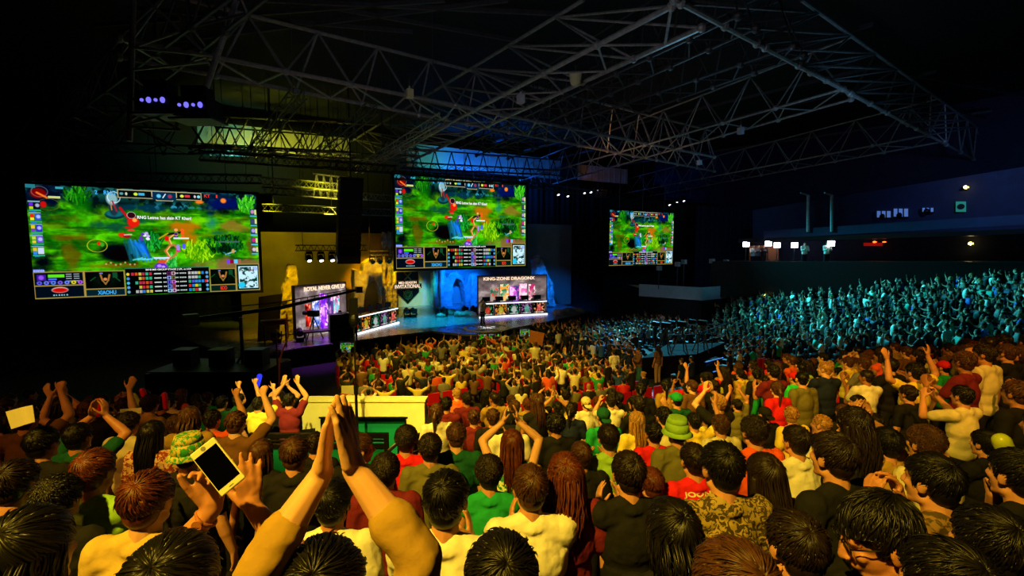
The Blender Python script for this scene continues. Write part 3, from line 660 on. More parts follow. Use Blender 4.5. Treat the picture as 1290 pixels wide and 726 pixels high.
    for k, c in enumerate([(.35,.35,.9),(.4,.45,.95),(.3,.5,.9),(.45,.35,.9),(.4,.5,.95),(.85,.8,.15),(.65,.35,.9)]): P.ell(.020+.026*k,.860,.010,.017,c,.4); P.ell(.020+.026*k,.860,.004,.007,(.05,.05,.2),.5,a=.8)
    P.ell(.095,.925,.032,.026,(.85,.75,.72),.2); P.ell(.095,.927,.029,.021,(.80,.10,.07),.25); P.line(.08,.925,.11,.925,.003,(.4,.02,.02))
    for k in range(6): P.rect(.068+.010*k,.965,.073+.010*k,.978,(.5,.72,.8))
    for (cx) in (.277, .81):
        P.ell(cx,.845,.05,.06,(.04,.09,.06),.8); P.ell(cx,.85,.022,.045,(.02,.02,.02),.3); 
        P.line(cx-.018,.80,cx-.012,.85,.007,(.65,.42,.2)); P.line(cx+.018,.80,cx+.012,.85,.007,(.65,.42,.2)); P.line(cx-.012,.85,cx,.885,.006,(.55,.42,.2)); P.line(cx+.012,.85,cx,.885,.006,(.55,.42,.2)); P.ell(cx,.84,.008,.014,(.8,.5,.3),.4)
        P.line(cx-.06,.85,cx-.04,.82,.004,(.1,.3,.15)); P.line(cx+.06,.86,cx+.04,.82,.004,(.1,.3,.15)); P.rect(cx-.022,.78,cx-.010,.79,(.4,.45,.8)) ; P.rect(cx+.03,.78,cx+.05,.83,(.08,.28,.16))
    for row in range(5):
        y = .800+.042*row
        P.ell(.372,y,.007,.014,[(.9,.75,.2),(.3,.5,.8),(.25,.7,.85),(.3,.6,.85),(.35,.6,.7)][row],.4); P.ell(.731,y,.007,.014,(.35,.62,.85),.4)
        for k in range(6):
            if k >= [0,2,1,2,1][row]: P.rect(.386+.0155*k,y-.012,.398+.0155*k,y+.012,[(.8,.2,.3),(.25,.5,.85),(.75,.75,.75),(.85,.35,.15),(.2,.75,.55),(.85,.8,.3)][int(r.integers(6))],.85)
            if k < [5,4,6,4,4][row]: P.rect(.642+.0155*k,y-.012,.654+.0155*k,y+.012,[(.2,.55,.9),(.85,.2,.2),(.8,.8,.8),(.9,.85,.2),(.2,.7,.5),(.35,.35,.9)][int(r.integers(6))],.85)
        for k in range(4): P.rect(.487+.008*k,y-.007,.493+.008*k,y+.007,(.72,.76,.74)); P.rect(.602+.008*k,y-.007,.608+.008*k,y+.007,(.72,.76,.74))
        for k in range(2): P.rect(.527+.007*k,y-.007,.532+.007*k,y+.007,(.72,.76,.74)); P.rect(.583+.007*k,y-.007,.588+.007*k,y+.007,(.72,.76,.74))
        P.rect(.545,y-.018,.561,y+.018,[(.35,.15,.3),(.55,.6,.9),(.35,.35,.85),(.35,.5,.85),(.55,.75,.85)][row]); P.ell(.553,y,.004,.012,(.1,.08,.25),.5); P.rect(.565,y-.018,.581,y+.018,[(.7,.6,.65),(.35,.45,.25),(.75,.4,.8),(.6,.3,.4),(.75,.6,.8)][row]); P.ell(.573,y,.004,.012,(.3,.1,.1),.5)
    P.rect(.890,.745,.990,.975,(.75,.9,.95)); mmap = np.clip((fbm(9, 46, 26, 3)-.50)*9, 0, 1)*((uu > .893)&(uu < .987)&(vv > .752)&(vv < .968)); P.blend(mmap, [.04,.20,.16]); mm2 = np.clip((fbm(12, 60, 34, 2)-.60)*8, 0, 1)*((uu > .893)&(uu < .987)&(vv > .752)&(vv < .968)); P.blend(mm2, [.35,.30,.30]); P.ell(.905,.94,.018,.03,(.15,.75,.9),.4); P.ell(.98,.77,.010,.018,(.6,.7,.95),.4)
    return np.clip(P.c, 0, 1)
GAME = paint_game()
def paint_team(seed, cols):
    r = np.random.default_rng(seed); f = fbm(seed, 7, 5); P = Paint(np.array([.42,.36,.36])*(.5+.9*f[..., None])); P.blend(np.clip((f-.6)*4, 0, 1)*.6, [.75,.72,.7]); P.blend(np.clip((.10-vv)*9, 0, 1), [.12,.08,.08])
    n = len(cols)
    for k, (c0, c1, c2, w, y0, y1) in enumerate(cols):
        x0 = .16+.70*k/n+.01; x1 = x0+.70/n*w
        P.rect(x0, y0, x1, y1, c0); m = ((uu > x0)&(uu < x1)&(vv > y0)&(vv < y1))
        g1, g2 = fbm(seed*7+k, 30, 14, 3), fbm(seed*11+k, 18, 10, 3)
        P.blend(np.clip((g1-.5)*9, 0, 1)*m, c1); P.blend(np.clip((g2-.54)*10, 0, 1)*m, c2)
        xm = (x0+x1)/2; P.ell(xm, y0+(y1-y0)*.28, .03, .07, c1, .5, a=.8); P.ell(xm, y0+(y1-y0)*.62, .045, .2, c0, .6, a=.5); P.ell(xm+.01, y0+(y1-y0)*.5, .02, .12, c2, .6, a=.5)
    return np.clip(P.c, 0, 1)
TEAM_L = paint_team(21, [((.75,.12,.08),(.25,.02,.05),(.95,.55,.4),.72,.36,.80),((.55,.6,.9),(.15,.25,.65),(.95,.9,1),.9,.28,.82),((.62,.25,.85),(.35,.10,.75),(.98,.8,1),1.0,.18,.90),((.35,.2,.5),(.12,.15,.4),(.95,.65,.85),.9,.28,.85),((.85,.8,.9),(.65,.25,.45),(.3,.7,.75),.9,.26,.80)])
TEAM_R = paint_team(33, [((.55,.5,.45),(.12,.35,.25),(.85,.2,.15),.9,.30,.85),((.80,.75,.6),(.15,.45,.3),(.95,.55,.2),.9,.22,.92),((.25,.2,.45),(.75,.25,.7),(.98,.7,.95),1.15,.28,.95),((.85,.7,.75),(.8,.3,.6),(.95,.85,.95),.8,.22,.88),((.9,.8,.8),(.65,.15,.35),(.35,.2,.2),.7,.24,.82)])
def picture_mesh(img, TL, TR, BL, BR, name):
    TL, TR, BL, BR = [np.asarray(q, float) for q in (TL, TR, BL, BR)]
    a = np.linspace(0, 1, GW+1); b = np.linspace(0, 1, GH+1); A_, B_ = np.meshgrid(a, b)
    v = (TL*(1-A_[..., None])+TR*A_[..., None])*(1-B_[..., None])+(BL*(1-A_[..., None])+BR*A_[..., None])*B_[..., None]
    v = v.reshape(-1, 3); i, j = np.meshgrid(np.arange(GW), np.arange(GH)); o = (j*(GW+1)+i).ravel()
    q = np.stack([o, o+GW+1, o+GW+2, o+1], 1).astype(np.int32)
    me = bpy.data.meshes.new(name); me.vertices.add(len(v)); me.vertices.foreach_set('co', v.ravel()); me.loops.add(q.size); me.loops.foreach_set('vertex_index', q.ravel()); me.polygons.add(len(q)); me.polygons.foreach_set('loop_start', np.arange(0, q.size, 4, dtype=np.int32)); me.update(calc_edges=True)
    at_ = me.color_attributes.new('Col', 'FLOAT_COLOR', 'CORNER'); c = np.clip(img, 0, 1)**2.2; c = np.concatenate([c, np.ones((*c.shape[:2], 1))], -1).reshape(-1, 4); at_.data.foreach_set('color', np.repeat(c, 4, axis=0).ravel().astype(np.float32)); return me
def add_obj(name, me, m, root, abs_=True):
    if m is not None: me.materials.clear(); me.materials.append(m)
    l = np.zeros(3); p = root
    while p is not None: l = l+np.array(p.location); p = p.parent
    n = len(me.vertices); co = np.empty(n*3); me.vertices.foreach_get('co', co); me.vertices.foreach_set('co', (co.reshape(-1,3)-l).ravel()); me.update()
    o = bpy.data.objects.new(name, me); COL.objects.link(o); o.parent = root; return o
EX = V3(1,0,0); EZ = V3(0,0,1)
def game_screen(pxl, pyt, pyb, pxr, v, label, with_text=True):
    TL = on_v(pxl, pyt, v); BL = on_v(pxl, pyb, v); x0 = (TL[0]+BL[0])/2; z1 = TL[2]; z0 = BL[2]; x1 = on_v(pxr, (pyt+pyb)/2, v)[0]; W = x1-x0; H = z1-z0
    root = empty('projection_screen', (x0+W/2, v, z0), label, 'screen')
    pic = picture_mesh(GAME, (x0,v,z1), (x1,v,z1), (x0,v,z0), (x1,v,z0), 'picture'); po = add_obj('picture', pic, M['screen'], root)
    fr = MB(); t = .16
    for c, s in (((x0+W/2, v+.05, z1+t/2),(W+2*t,.14,t)),((x0+W/2, v+.05, z0-t/2),(W+2*t,.14,t)),((x0-t/2, v+.05, (z0+z1)/2),(t,.14,H)),((x1+t/2, v+.05, (z0+z1)/2),(t,.14,H))): fr.box(c, s)
    part('frame', fr, M['black'], root); bk = MB(); bk.box((x0+W/2, v+.14, (z0+z1)/2), (W+.3,.05,H+.3)); part('backing', bk, M['drape'], root)
    wr = MB()
    for q in (.15, .5, .85): wr = MB(); wr.cyl((x0+W*q, v+.1, z1+t), (x0+W*q, v+.1, 17.04), .02, n=5); part('hanging_cable', wr, M['dark_steel'], root)
    def T(s, u0, u1, vc, h, m): text_obj('lettering', s, (x0+W*(u0+u1)/2, v-.02, z1-H*vc), EX, EZ, W*(u1-u0), H*h, M[m], root, ext=.004, bold=.015)
    T('2', .262, .272, .045, .035, 'txt_b'); T('RNG', .298, .345, .045, .038, 'txt_b'); T('KT', .740, .768, .035, .030, 'txt_r'); T('1', .797, .804, .035, .032, 'txt_r')
    T('RNG Letme has slain KT Khan!', .430, .672, .262, .030, 'txt_w')
    T('2018 MSI GROUP STAGE | LPL vs LCK', .45, .66, .762, .020, 'txt_w')
    T('XIAOHU', .243, .318, .963, .038, 'txt_b'); T('BDD', .795, .828, .962, .036, 'txt_r')
    return root
S_L = game_screen(38, 232, 377.5, 325, 31.4, 'largest game screen, hanging at the far left above the dark wing')
S_M = game_screen(498, 220, 339, 662, 29.6, 'middle game screen, hanging over the centre of the stage')
S_R = game_screen(767.5, 264.5, 335, 848, 31.0, 'smallest game screen, on the black drape right of the stage')

# ------------------------------------------------------------------ room shell
fl = MB(); fl.box((10,18,-.05), (90,80,.1)); struct('floor', fl, M['concrete'])
cl = MB(); cl.box((10,18,17.2), (90,80,.3)); struct('ceiling', cl, M['roof'])
wl = MB(); wl.box((-32,18,8.5), (.3,80,17)); struct('wall_left', wl, M['drape'])
wr_ = MB(); wr_.box((48,18,8.5), (.3,80,17)); struct('wall_right', wr_, M['navy_wall'])
wb = MB(); wb.box((8,47,8.5), (80,.3,17)); struct('wall_back', wb, M['drape'])
wf = MB(); wf.box((8,-14,8.5), (80,.3,17)); struct('wall_front', wf, M['drape'])
build_terraces()

# ------------------------------------------------------------------ stage
ZS = .9
def zq(px, py): return on_z(px, py, ZS)
edge = [zq(300,452), zq(372,439), zq(430,431.5), zq(490,423), zq(545,417), zq(580,421), zq(600,421), zq(640,414.5), zq(690,405), zq(722,398), zq(745,392)]
st = MB(); back = [V3(edge[-1][0]+1, 41, ZS), V3(edge[0][0]-6, 41, ZS)]
pts = [(p[0], p[1]) for p in edge+back]
st.prism(pts, (0,0,ZS), EX, (0,1,0), (0,0,-1), .12)
sroot = empty('stage', (0, 33, 0), 'broad glossy stage with dark fascia facing the floor seats', 'stage')
part('deck', st, M['stage'], sroot)
fs = MB()
for a_, b_ in zip(edge[:-1], edge[1:]):
    fs.add([V3(a_[0],a_[1]+.05,0), V3(b_[0],b_[1]+.05,0), V3(b_[0],b_[1]+.05,ZS-.12), V3(a_[0],a_[1]+.05,ZS-.12)], [(0,1,2,3)])
part('fascia', fs, M['black_paint'], sroot)
lp = MB()
for a_, b_ in zip(edge[:-1], edge[1:]): lp.cyl(a_+V3(0,-.01,-.03), b_+V3(0,-.01,-.03), .015, n=5)
part('edge_trim', lp, M['dark_steel'], sroot)
# round emblem on the deck
c = zq(613, 413.5); 
em = MB()
def ringz(mb, c, r0, r1, z, n=48, h=.012):
    a = np.arange(n)*2*PI/n; ri = np.stack([np.cos(a), np.sin(a)], 1)
    v = np.vstack([np.c_[c[:2]+ri*r0, np.full(n, z)], np.c_[c[:2]+ri*r1, np.full(n, z)], np.c_[c[:2]+ri*r1, np.full(n, z-h)], np.c_[c[:2]+ri*r0, np.full(n, z-h)]])
    f = [];
    for k in range(4): f += [(k*n+i, k*n+(i+1)%n, ((k+1)%4)*n+(i+1)%n, ((k+1)%4)*n+i) for i in range(n)]
    mb.add(v, f)
ringz(em, c, 1.30, 1.52, ZS+.02); ringz(em, c, .0001, .35, ZS+.02)
for k in range(4):
    a_ = k*PI/2+.3; p0 = c+V3(math.cos(a_), math.sin(a_), 0)*.45; p1 = c+V3(math.cos(a_), math.sin(a_), 0)*1.2; n_ = V3(-math.sin(a_), math.cos(a_), 0)
    em.add([p0+n_*.25+V3(0,0,.02), p1+n_*.12+V3(0,0,.02), p1-n_*.12+V3(0,0,.02), p0-n_*.25+V3(0,0,.02)], [(0,1,2,3)])
em_o = em.build('floor_emblem', M['white_cloth'], None, loc=(c[0],c[1],ZS)); tag(em_o, 'round white emblem laid on the front centre of the stage', 'emblem')
# standing lit booklet/pedestal and presenter at the emblem
ped = empty('round_table', zq(608, 416), 'slim tall stand on the round stage emblem', 'stand'); b0 = zq(608, 416); tb = MB()
for k in range(3): a_ = k*2.1; tb.cyl(b0+V3(math.cos(a_)*.28, math.sin(a_)*.28, 0), b0+V3(0,0,1.0), .02)
part('leg', tb, M['black'], ped); tt = MB(); tt.cyl(b0+V3(0,0,1.0), b0+V3(0,0,1.05), .22, n=16); part('table_top', tt, M['black'], ped)

# backdrop walls
def wall_px(name, pts_px, v, thick, m, label=None, cat=None, kind=None):
    P = [on_v(x, y, v) for x, y in pts_px]; mb = MB(); o = P[0]
    mb.prism([(p[0]-o[0], p[2]-o[2]) for p in P], o, EX, EZ, (0,1,0), thick); ob = mb.build(name, m, None, loc=(float(np.mean([p[0] for p in P])), v, min(p[2] for p in P)))
    return tag(ob, label, cat, None, kind)
bw = MB(); x0 = on_v(300, 300, 37)[0]; x1 = on_v(500, 300, 37)[0]; zt = on_v(400, 293, 37)[2]
bw.box(((x0+x1)/2, 37.1, zt/2), (x1-x0, .2, zt)); o_ = bw.build('painted_flat', M['ochre'], None, loc=((x0+x1)/2,37.1,0)); tag(o_, 'tall mustard lit flat behind the left half of the stage', 'backdrop')
bc = MB(); x2 = on_v(720, 300, 40)[0]; xs = on_v(496, 300, 40)[0]; bc.box(((xs+x2)/2, 40.1, 4.2), (x2-xs, .2, 8.4)); o_ = bc.build('painted_flat', M['backwall'], None, loc=((xs+x2)/2,40.1,0)); tag(o_, 'teal and blue lit flat behind the centre and right of the stage', 'backdrop')
# upper back-wall band, lit yellow-green at left and blue in the middle
def upper(px0, px1, pya, pyb, v, label, nm='back_wall_panel'):
    a_ = on_v(px0, pya, v); b_ = on_v(px1, pyb, v); zt_ = a_[2]; zb = b_[2]; m_ = MB()
    m_.box(((a_[0]+b_[0])/2, v, (zt_+zb)/2), (b_[0]-a_[0], .12, zt_-zb))
    for k in range(9):
        x = a_[0]+(b_[0]-a_[0])*(k+.5)/9; m_.box((x, v-.09, (zt_+zb)/2), (.05,.06,zt_-zb))
    o = m_.build(nm, M['backwall'], None, loc=((a_[0]+b_[0])/2, v, zb)); return tag(o, label, 'panel')
U1 = upper(248, 440, 152, 200, 41.5, 'yellow-green lit panel high behind the roof trusses, left')
U2 = upper(512, 705, 180, 226, 41.5, 'blue lit panel high behind the roof trusses, above the middle screen')
U3 = upper(728, 790, 207, 232, 43.5, 'small dim orange lit panel high right of the blue one')

# rock-like ruins
def ruin(px_pts, v, thick, label, rough=.45, yaw=0, name='stone_ruin'):
    P = [on_v(x, y, v) for x, y in px_pts]; zmin = min(p[2] for p in P); o = V3(np.mean([p[0] for p in P]), v, zmin)
    mb = MB(); mb.prism([(p[0]-o[0], p[2]-zmin) for p in P], (0,0,0), EX, EZ, (0,1,0), thick)
    me = mb.mesh('ruin'); import bmesh
    bm = bmesh.new(); bm.from_mesh(me); bmesh.ops.triangulate(bm, faces=bm.faces); bmesh.ops.recalc_face_normals(bm, faces=bm.faces); bm.to_mesh(me); bm.free()
    me2 = ev_mesh(me, [('REMESH', dict(mode='VOXEL', voxel_size=.09)), ('SMOOTH', dict(iterations=2)), ('DISPLACE', dict(texture=tex(.9), strength=rough, mid_level=.5, texture_coords='LOCAL')), ('DISPLACE', dict(texture=tex(.22), strength=.16 if rough > .3 else .07, mid_level=.5, texture_coords='LOCAL'))], 'ruin')
    me2.materials.clear(); me2.materials.append(M['rock']); ob = bpy.data.objects.new(name, me2); COL.objects.link(ob)
    dz = ZS-o[2] if abs(ZS-o[2]) < .8 else 0
    ob.location = Vector([float(o[0]), float(o[1]), float(o[2]+dz)]); return tag(ob, label, 'ruin')
ruin([(350,432),(352,398),(357,372),(361,361),(364,342),(374,342),(376,352),(376,428)], 30.5, .9, 'leaning amber-lit stone pillar left of the left team wall')
ruin([(446,412),(446,349),(452,350),(455,356),(459,341),(466,336),(474,334),(481,338),(482,350),(482,405),(480,406),(480,382),(474,366),(468,364),(462,372),(459,388),(459,410)], 34.9, 1.0, 'broad amber-lit stone ruin with a pointed arch', rough=.22)
for k, (xa, xb) in enumerate(((482,487),(489,494),(495,500))):
    ruin([(xa,403),(xa,300),(xb,300),(xb,403)], 36.6, .35, ['left of the three tall fluted yellow columns beside the banner','middle of the three tall fluted yellow columns beside the banner','right of the three tall fluted yellow columns beside the banner'][k], name='fluted_column')
ruin([(546,398),(547,344),(561,340),(563,352),(567,344),(576,342),(584,350),(588,362),(590,352),(594,344),(604,343),(605,358),(600,372),(603,394),(588,396),(586,372),(582,354),(575,351),(571,362),(571,396)], 38.4, 1.0, 'wide blue-lit stone ruin with a pointed arch, centre stage', rough=.15)
for k, (xa, xb, yt) in enumerate(((547,552,341),(555,560,341),(595,602,345))):
    ruin([(xa,399),(xa,yt),(xb,yt),(xb,399)], 37.3, .4, ['leftmost','middle','rightmost'][k]+' of the three smooth blue-lit columns of the centre stage ruin', rough=.08, name='fluted_column')
ruin([(675,398),(676,362),(675,338),(680,331),(684,336),(686,345),(690,352),(696,366),(699,382),(701,397),(692,398),(690,378),(686,366),(682,380),(683,398)], 33.0, .9, 'narrow blue-lit broken arch right of the right team wall')
rk = MB()
for (px, py, r_) in ((566,394,.5),(580,396,.45),(592,396,.5),(556,397,.35),(705,394,.5),(716,392,.45),(728,391,.4)):
    p = zq(px, py+2); rk.ell((p[0],p[1],ZS+r_*.2), (r_*1.3,r_,r_*.6), rot=rotm(px, .2))
me_ = remesh(rk, .08, 2, disp=(.3,.25), name='rubble'); 
o_ = add_obj('rubble', me_, M['rock'], None); tag(o_, 'low blue-lit rubble at the foot of the stage ruins', 'rubble', None, 'stuff')

# team LED walls with headers
def led_wall(bl, br, tl_y, tr_y, img, title, label, tspan, ty):
    B0 = zq(*bl); B1 = zq(*br); z0 = z_at(B0, tl_y); z1 = z_at(B1, tr_y); zt_ = (z0+z1)/2
    ex = nrm(B1-B0); W = np.linalg.norm(B1-B0); nx = V3(ex[1], -ex[0], 0)
    root = empty('led_wall', (B0+B1)/2, label, 'screen')
    T0 = V3(B0[0],B0[1],zt_); T1 = V3(B1[0],B1[1],zt_)
    add_obj('picture', picture_mesh(img, T0, T1, B0, B1, 'picture'), M['led'], root)
    fr = MB(); mid = (B0+B1)/2; fr.box(mid-nx*.12+V3(0,0,(zt_-ZS)/2), (W+.12, .2, zt_-ZS+.1), ax=(ex, -nx, EZ)); part('cabinet', fr, M['black'], root)
    H = zt_-ZS; text_obj('lettering', title, B0+ex*W*(tspan[0]+tspan[1])/2+V3(0,0,H*ty)+nx*.03, ex, EZ, W*(tspan[1]-tspan[0]), H*.085, M['txt_c'], root, ext=.02, bold=.03)
    return root
led_wall((374,427), (437,415), 361, 356, TEAM_L, 'ROYAL NEVER GIVE UP', 'left team video wall with purple and white portrait strips, lettered ROYAL NEVER GIVE UP', (.16,.98), .93)
led_wall((603,396), (688,392), 348, 347, TEAM_R, 'KING-ZONE DRAGONX', 'right team video wall with pink and green portrait strips, lettered KING-ZONE DRAGONX', (.07,.82), .93)

# player desks
def desk(bl, br, h, label, group):
    B0 = zq(*bl); B1 = zq(*br); ex = nrm(B1-B0); W = np.linalg.norm(B1-B0); nx = V3(ex[1], -ex[0], 0); ey = -nx
    root = empty('player_desk', (B0+B1)/2, label, 'desk')
    def bx(n_, u_, v_, z_, s, m, lab=None): q = MB(); q.box(B0+ex*u_+ey*v_+V3(0,0,z_), s, ax=(ex, ey, EZ)); return part(n_, q, m, root)
    bx('desk_top', W/2, .45, h, (W+.2,.95,.06), M['dark_steel']); bx('light_strip', W/2, -.04, h, (W+.2,.03,.07), M['led_white']); bx('light_strip', W/2, -.06, .06, (W+.3,.10,.10), M['led_white'])
    n = 5
    for k in range(n+1): bx('divider', W*k/n, .02, h/2, (.07,.06,h), M['dark_steel'])
    for k in range(n):
        img = Paint(np.zeros(3)); img.blend(np.clip((fbm(50+k, 8, 6)-.5)*8, 0, 1), [(.1,.5,.3),(.8,.45,.15),(.15,.5,.35),(.5,.3,.5),(.75,.5,.3)][k]); img.ell(.5,.5,.25,.35,[(.75,.2,.15),(.7,.65,.2),(.7,.7,.7),(.3,.6,.5),(.8,.3,.3)][k],.6,a=.8); img.rect(.1,.82,.9,.93,(.8,.8,.8),.6)
        a_ = B0+ex*(W*(k+.08)/n)-ey*.02; b_ = B0+ex*(W*(k+.92)/n)-ey*.02; me = MB(); 
        gw = 30; gh = 18; sub = img.c[::max(1,GH//gh), ::max(1,GW//gw)]; v_, f_, cc = [], [], []
        nh, nw = sub.shape[:2]
        for j in range(nh):
            for i in range(nw):
                q0 = a_+(b_-a_)*i/nw; q1 = a_+(b_-a_)*(i+1)/nw; za = h*.92-(h*.78)*j/nh; zb = h*.92-(h*.78)*(j+1)/nh
                o2 = len(v_); v_ += [(q0[0],q0[1],ZS+zb),(q1[0],q1[1],ZS+zb),(q1[0],q1[1],ZS+za),(q0[0],q0[1],ZS+za)]; f_.append((o2,o2+1,o2+2,o2+3)); cc.append(sub[j,i]**2.2)
        mm = bpy.data.meshes.new('front_screen'); mm.from_pydata([tuple(float(t) for t in q) for q in v_], [], f_); ca = mm.color_attributes.new('Col','FLOAT_COLOR','CORNER'); ca.data.foreach_set('color', np.repeat(np.c_[np.array(cc), np.ones(len(cc))], 4, axis=0).ravel().astype(np.float32))
        add_obj('front_screen', mm, M['led'], root)
    seats = []
    for k in range(n):
        p = B0+ex*W*(k+.5)/n+ey*.35; r2 = empty('monitor', V3(p[0],p[1],ZS+h+.03), label.split(' with')[0]+', monitor of seat '+['one','two','three','four','five'][k], 'monitor')
        r2['label'] = ['leftmost','second from left','middle','second from right','rightmost'][k]+' black monitor on the '+('left' if 'left' in label else 'right')+' player desk'; r2['group'] = group
        q = MB(); q.box(p+V3(0,0,ZS-p[2]+h+.30), (.58,.04,.34), ax=(ex, ey, EZ)); part('panel', q, M['black'], r2); q = MB(); q.cyl((p[0],p[1],ZS+h+.03), (p[0],p[1],ZS+h+.16), .03); q.box((p[0],p[1],ZS+h+.04), (.26,.18,.02), ax=(ex, ey, EZ)); part('foot', q, M['black'], r2)
        seats.append((B0+ex*W*(k+.5)/n+ey*1.15, ex, ey))
    return seats
SEAT_L = desk((442,424), (500,408), 1.05, 'left player desk with lit front panels, white light strips and five bays', 'monitors on the left player desk')
SEAT_R = desk((606,401), (687,396.5), 1.05, 'right player desk with lit front panels, white light strips and five bays', 'monitors on the right player desk')

# hanging banner
v = 34; P = [on_v(x, y, v) for x, y in ((499,343),(527,343),(527,368),(513,383),(499,366))]; o = P[0]; zb_ = P[3][2]
root = empty('hanging_banner', (P[3][0], v, zb_), 'maroon pennant banner lettered MID-SEASON INVITATIONAL under the middle screen', 'banner')
X0, X1 = P[0][0], P[1][0]; Wb = X1-X0; ZT = P[0][2]; ZB = zb_; Hb = ZT-ZB
q = MB(); q.prism([(0,0),(Wb,0),(Wb,-Hb*.66),(Wb/2,-Hb),(0,-Hb*.66)], (X0,v,ZT), EX, EZ, (0,1,0), .05); part('cloth', q, M['banner'], root)
q = MB(); pl = [(X0,ZT),(X0,ZT-Hb*.66),(X0+Wb/2,ZB),(X1,ZT-Hb*.66),(X1,ZT)]
for a_, b_ in zip(pl[:-1], pl[1:]): q.cyl((a_[0],v-.02,a_[1]), (b_[0],v-.02,b_[1]), .035, n=5)
q.cyl((X0,v-.02,ZT-Hb*.27),(X1,v-.02,ZT-Hb*.27),.02,n=5); q.cyl((X0,v-.02,ZT-Hb*.53),(X1,v-.02,ZT-Hb*.53),.02,n=5)
q.tube([(X0+Wb*.35,v-.03,ZT-Hb*.03),(X0+Wb*.5,v-.03,ZT-Hb*.14),(X0+Wb*.65,v-.03,ZT-Hb*.25)],.05,5); q.tube([(X0+Wb*.65,v-.03,ZT-Hb*.03),(X0+Wb*.5,v-.03,ZT-Hb*.14),(X0+Wb*.35,v-.03,ZT-Hb*.25)],.05,5)
for rr_ in (.11,.22,.33): q.tube([(X0+Wb/2+math.cos(t)*rr_, v-.03, ZT-Hb*.72+math.sin(t)*rr_) for t in np.linspace(0, 6.3, 15)], .025, 5)
q.tube([(X0+Wb*.30,v-.03,ZT-Hb*.60),(X0+Wb*.38,v-.03,ZT-Hb*.72),(X0+Wb*.5,v-.03,ZT-Hb*.9),(X0+Wb*.62,v-.03,ZT-Hb*.72),(X0+Wb*.70,v-.03,ZT-Hb*.60)],.03,5)
part('border', q, M['gold'], root)
text_obj('lettering', 'MID-SEASON', (X0+Wb/2, v-.04, ZT-Hb*.335), EX, EZ, Wb*.80, Hb*.075, M['txt_c'], root, ext=.01)
text_obj('lettering', 'INVITATIONAL', (X0+Wb/2, v-.04, ZT-Hb*.45), EX, EZ, Wb*1.16, Hb*.12, M['txt_c'], root, ext=.01)
q = MB(); q.box((X0+Wb/2, v-.01, ZT-Hb*.45), (Wb*1.26, .04, Hb*.15)); part('name_ribbon', q, M['banner'], root)
for x_ in (X0+.1, X1-.1): q = MB(); q.cyl((x_,v,ZT),(x_,v,17.04),.02,n=5); part('hanging_cable', q, M['dark_steel'], root)

# moving-head lamps: along the stage foot and on the left bar
def moving_head(base, label, group, hang=False, lit='lamp_w', s=1.0, tgt=None):
    sg = -1 if hang else 1; root = empty('stage_light', base, label, 'light', group)
    q = MB(); q.box(base+V3(0,0,.07*s*sg), (.34*s,.30*s,.14*s)); part('base', q, M['black'], root)
    q = MB(); q.box(base+V3(-.19*s,0,.32*s*sg), (.05*s,.16*s,.40*s)); q.box(base+V3(.19*s,0,.32*s*sg), (.05*s,.16*s,.40*s)); q.box(base+V3(0,0,.14*s*sg), (.40*s,.16*s,.05*s)); part('yoke', q, M['black'], root)
    d = nrm(V3(0,-.9,-.35) if tgt is None else tgt); c_ = base+V3(0,0,.42*s*sg); q = MB(); q.cyl(c_-d*.2*s, c_+d*.16*s, .13*s, .16*s, n=12); part('head', q, M['black'], root)
    q = MB(); q.cyl(c_+d*.161*s, c_+d*.175*s, .12*s, n=12); part('lens', q, M[lit] if lit else M['glass_black'], root)
for k, (px, py) in enumerate(((513,400),(521,400),(553,399),(560,399),(586,397),(597,397),(672,396),(349,432),(378,430))):
    moving_head(zq(px, py), ['left','right','left','right','left','right','single','left','right'][k]+' floor light of the pair '+['below the pennant banner','below the pennant banner','at the left foot of the blue ruin','at the left foot of the blue ruin','at the right foot of the blue ruin','at the right foot of the blue ruin','','by the amber pillar','by the amber pillar'][k] if k != 6 else 'single floor light beside the right team video wall', 'lights on the stage floor', lit=None, s=1.2)
bar = empty('lighting_bar', on_v(415, 318, 33), 'black lighting bar hung in front of the mustard flat', 'bar'); a_ = on_v(372, 316, 33); b_ = on_v(462, 322, 33); b_[2] = a_[2]; q = MB()
for dz, dy in ((0,-.2),(0,.2),(.35,0)): q.cyl(a_+V3(0,dy,dz), b_+V3(0,dy,dz), .035, n=6)
for k in range(12):
    t0 = a_+(b_-a_)*k/12; t1 = a_+(b_-a_)*(k+.5)/12; t2 = a_+(b_-a_)*(k+1)/12
    q.cyl(t0+V3(0,-.2,0), t1+V3(0,0,.35), .02, n=5); q.cyl(t1+V3(0,0,.35), t2+V3(0,.2,0), .02, n=5)
part('truss', q, M['black'], bar); q = MB()
for k in (.1,.9): q = MB(); p = a_+(b_-a_)*k; q.cyl(p, (p[0],p[1],17.04), .02, n=5); part('hanging_cable', q, M['dark_steel'], bar)
for k, px in enumerate((389,404,418,431,443)):
    p = on_v(px, 318, 33); p[2] = a_[2]-.05; moving_head(p, ['leftmost','second from left','middle','second from right','rightmost'][k]+' small bright light on the bar before the mustard flat', 'lights on the black lighting bar', hang=True, lit='lamp_w', s=1.1, tgt=V3(.1,-.5,-.8))
bar2 = empty('lighting_bar', on_v(478, 322, 34), 'short dark lighting bar above the amber stone ruin', 'bar'); q = MB(); a2 = on_v(466,322,34); b2 = on_v(494,320,34); b2[2] = a2[2]; q.cyl(a2,b2,.05,n=6); q.cyl(a2+V3(0,0,.3),b2+V3(0,0,.3),.05,n=6)
for k in range(6): q.cyl(a2+(b2-a2)*k/6, a2+(b2-a2)*(k+1)/6+V3(0,0,.3), .02, n=5)
q.cyl(a2,a2+V3(0,0,6),.02,n=5); q.cyl(b2,b2+V3(0,0,6),.02,n=5); part('truss', q, M['black'], bar2)
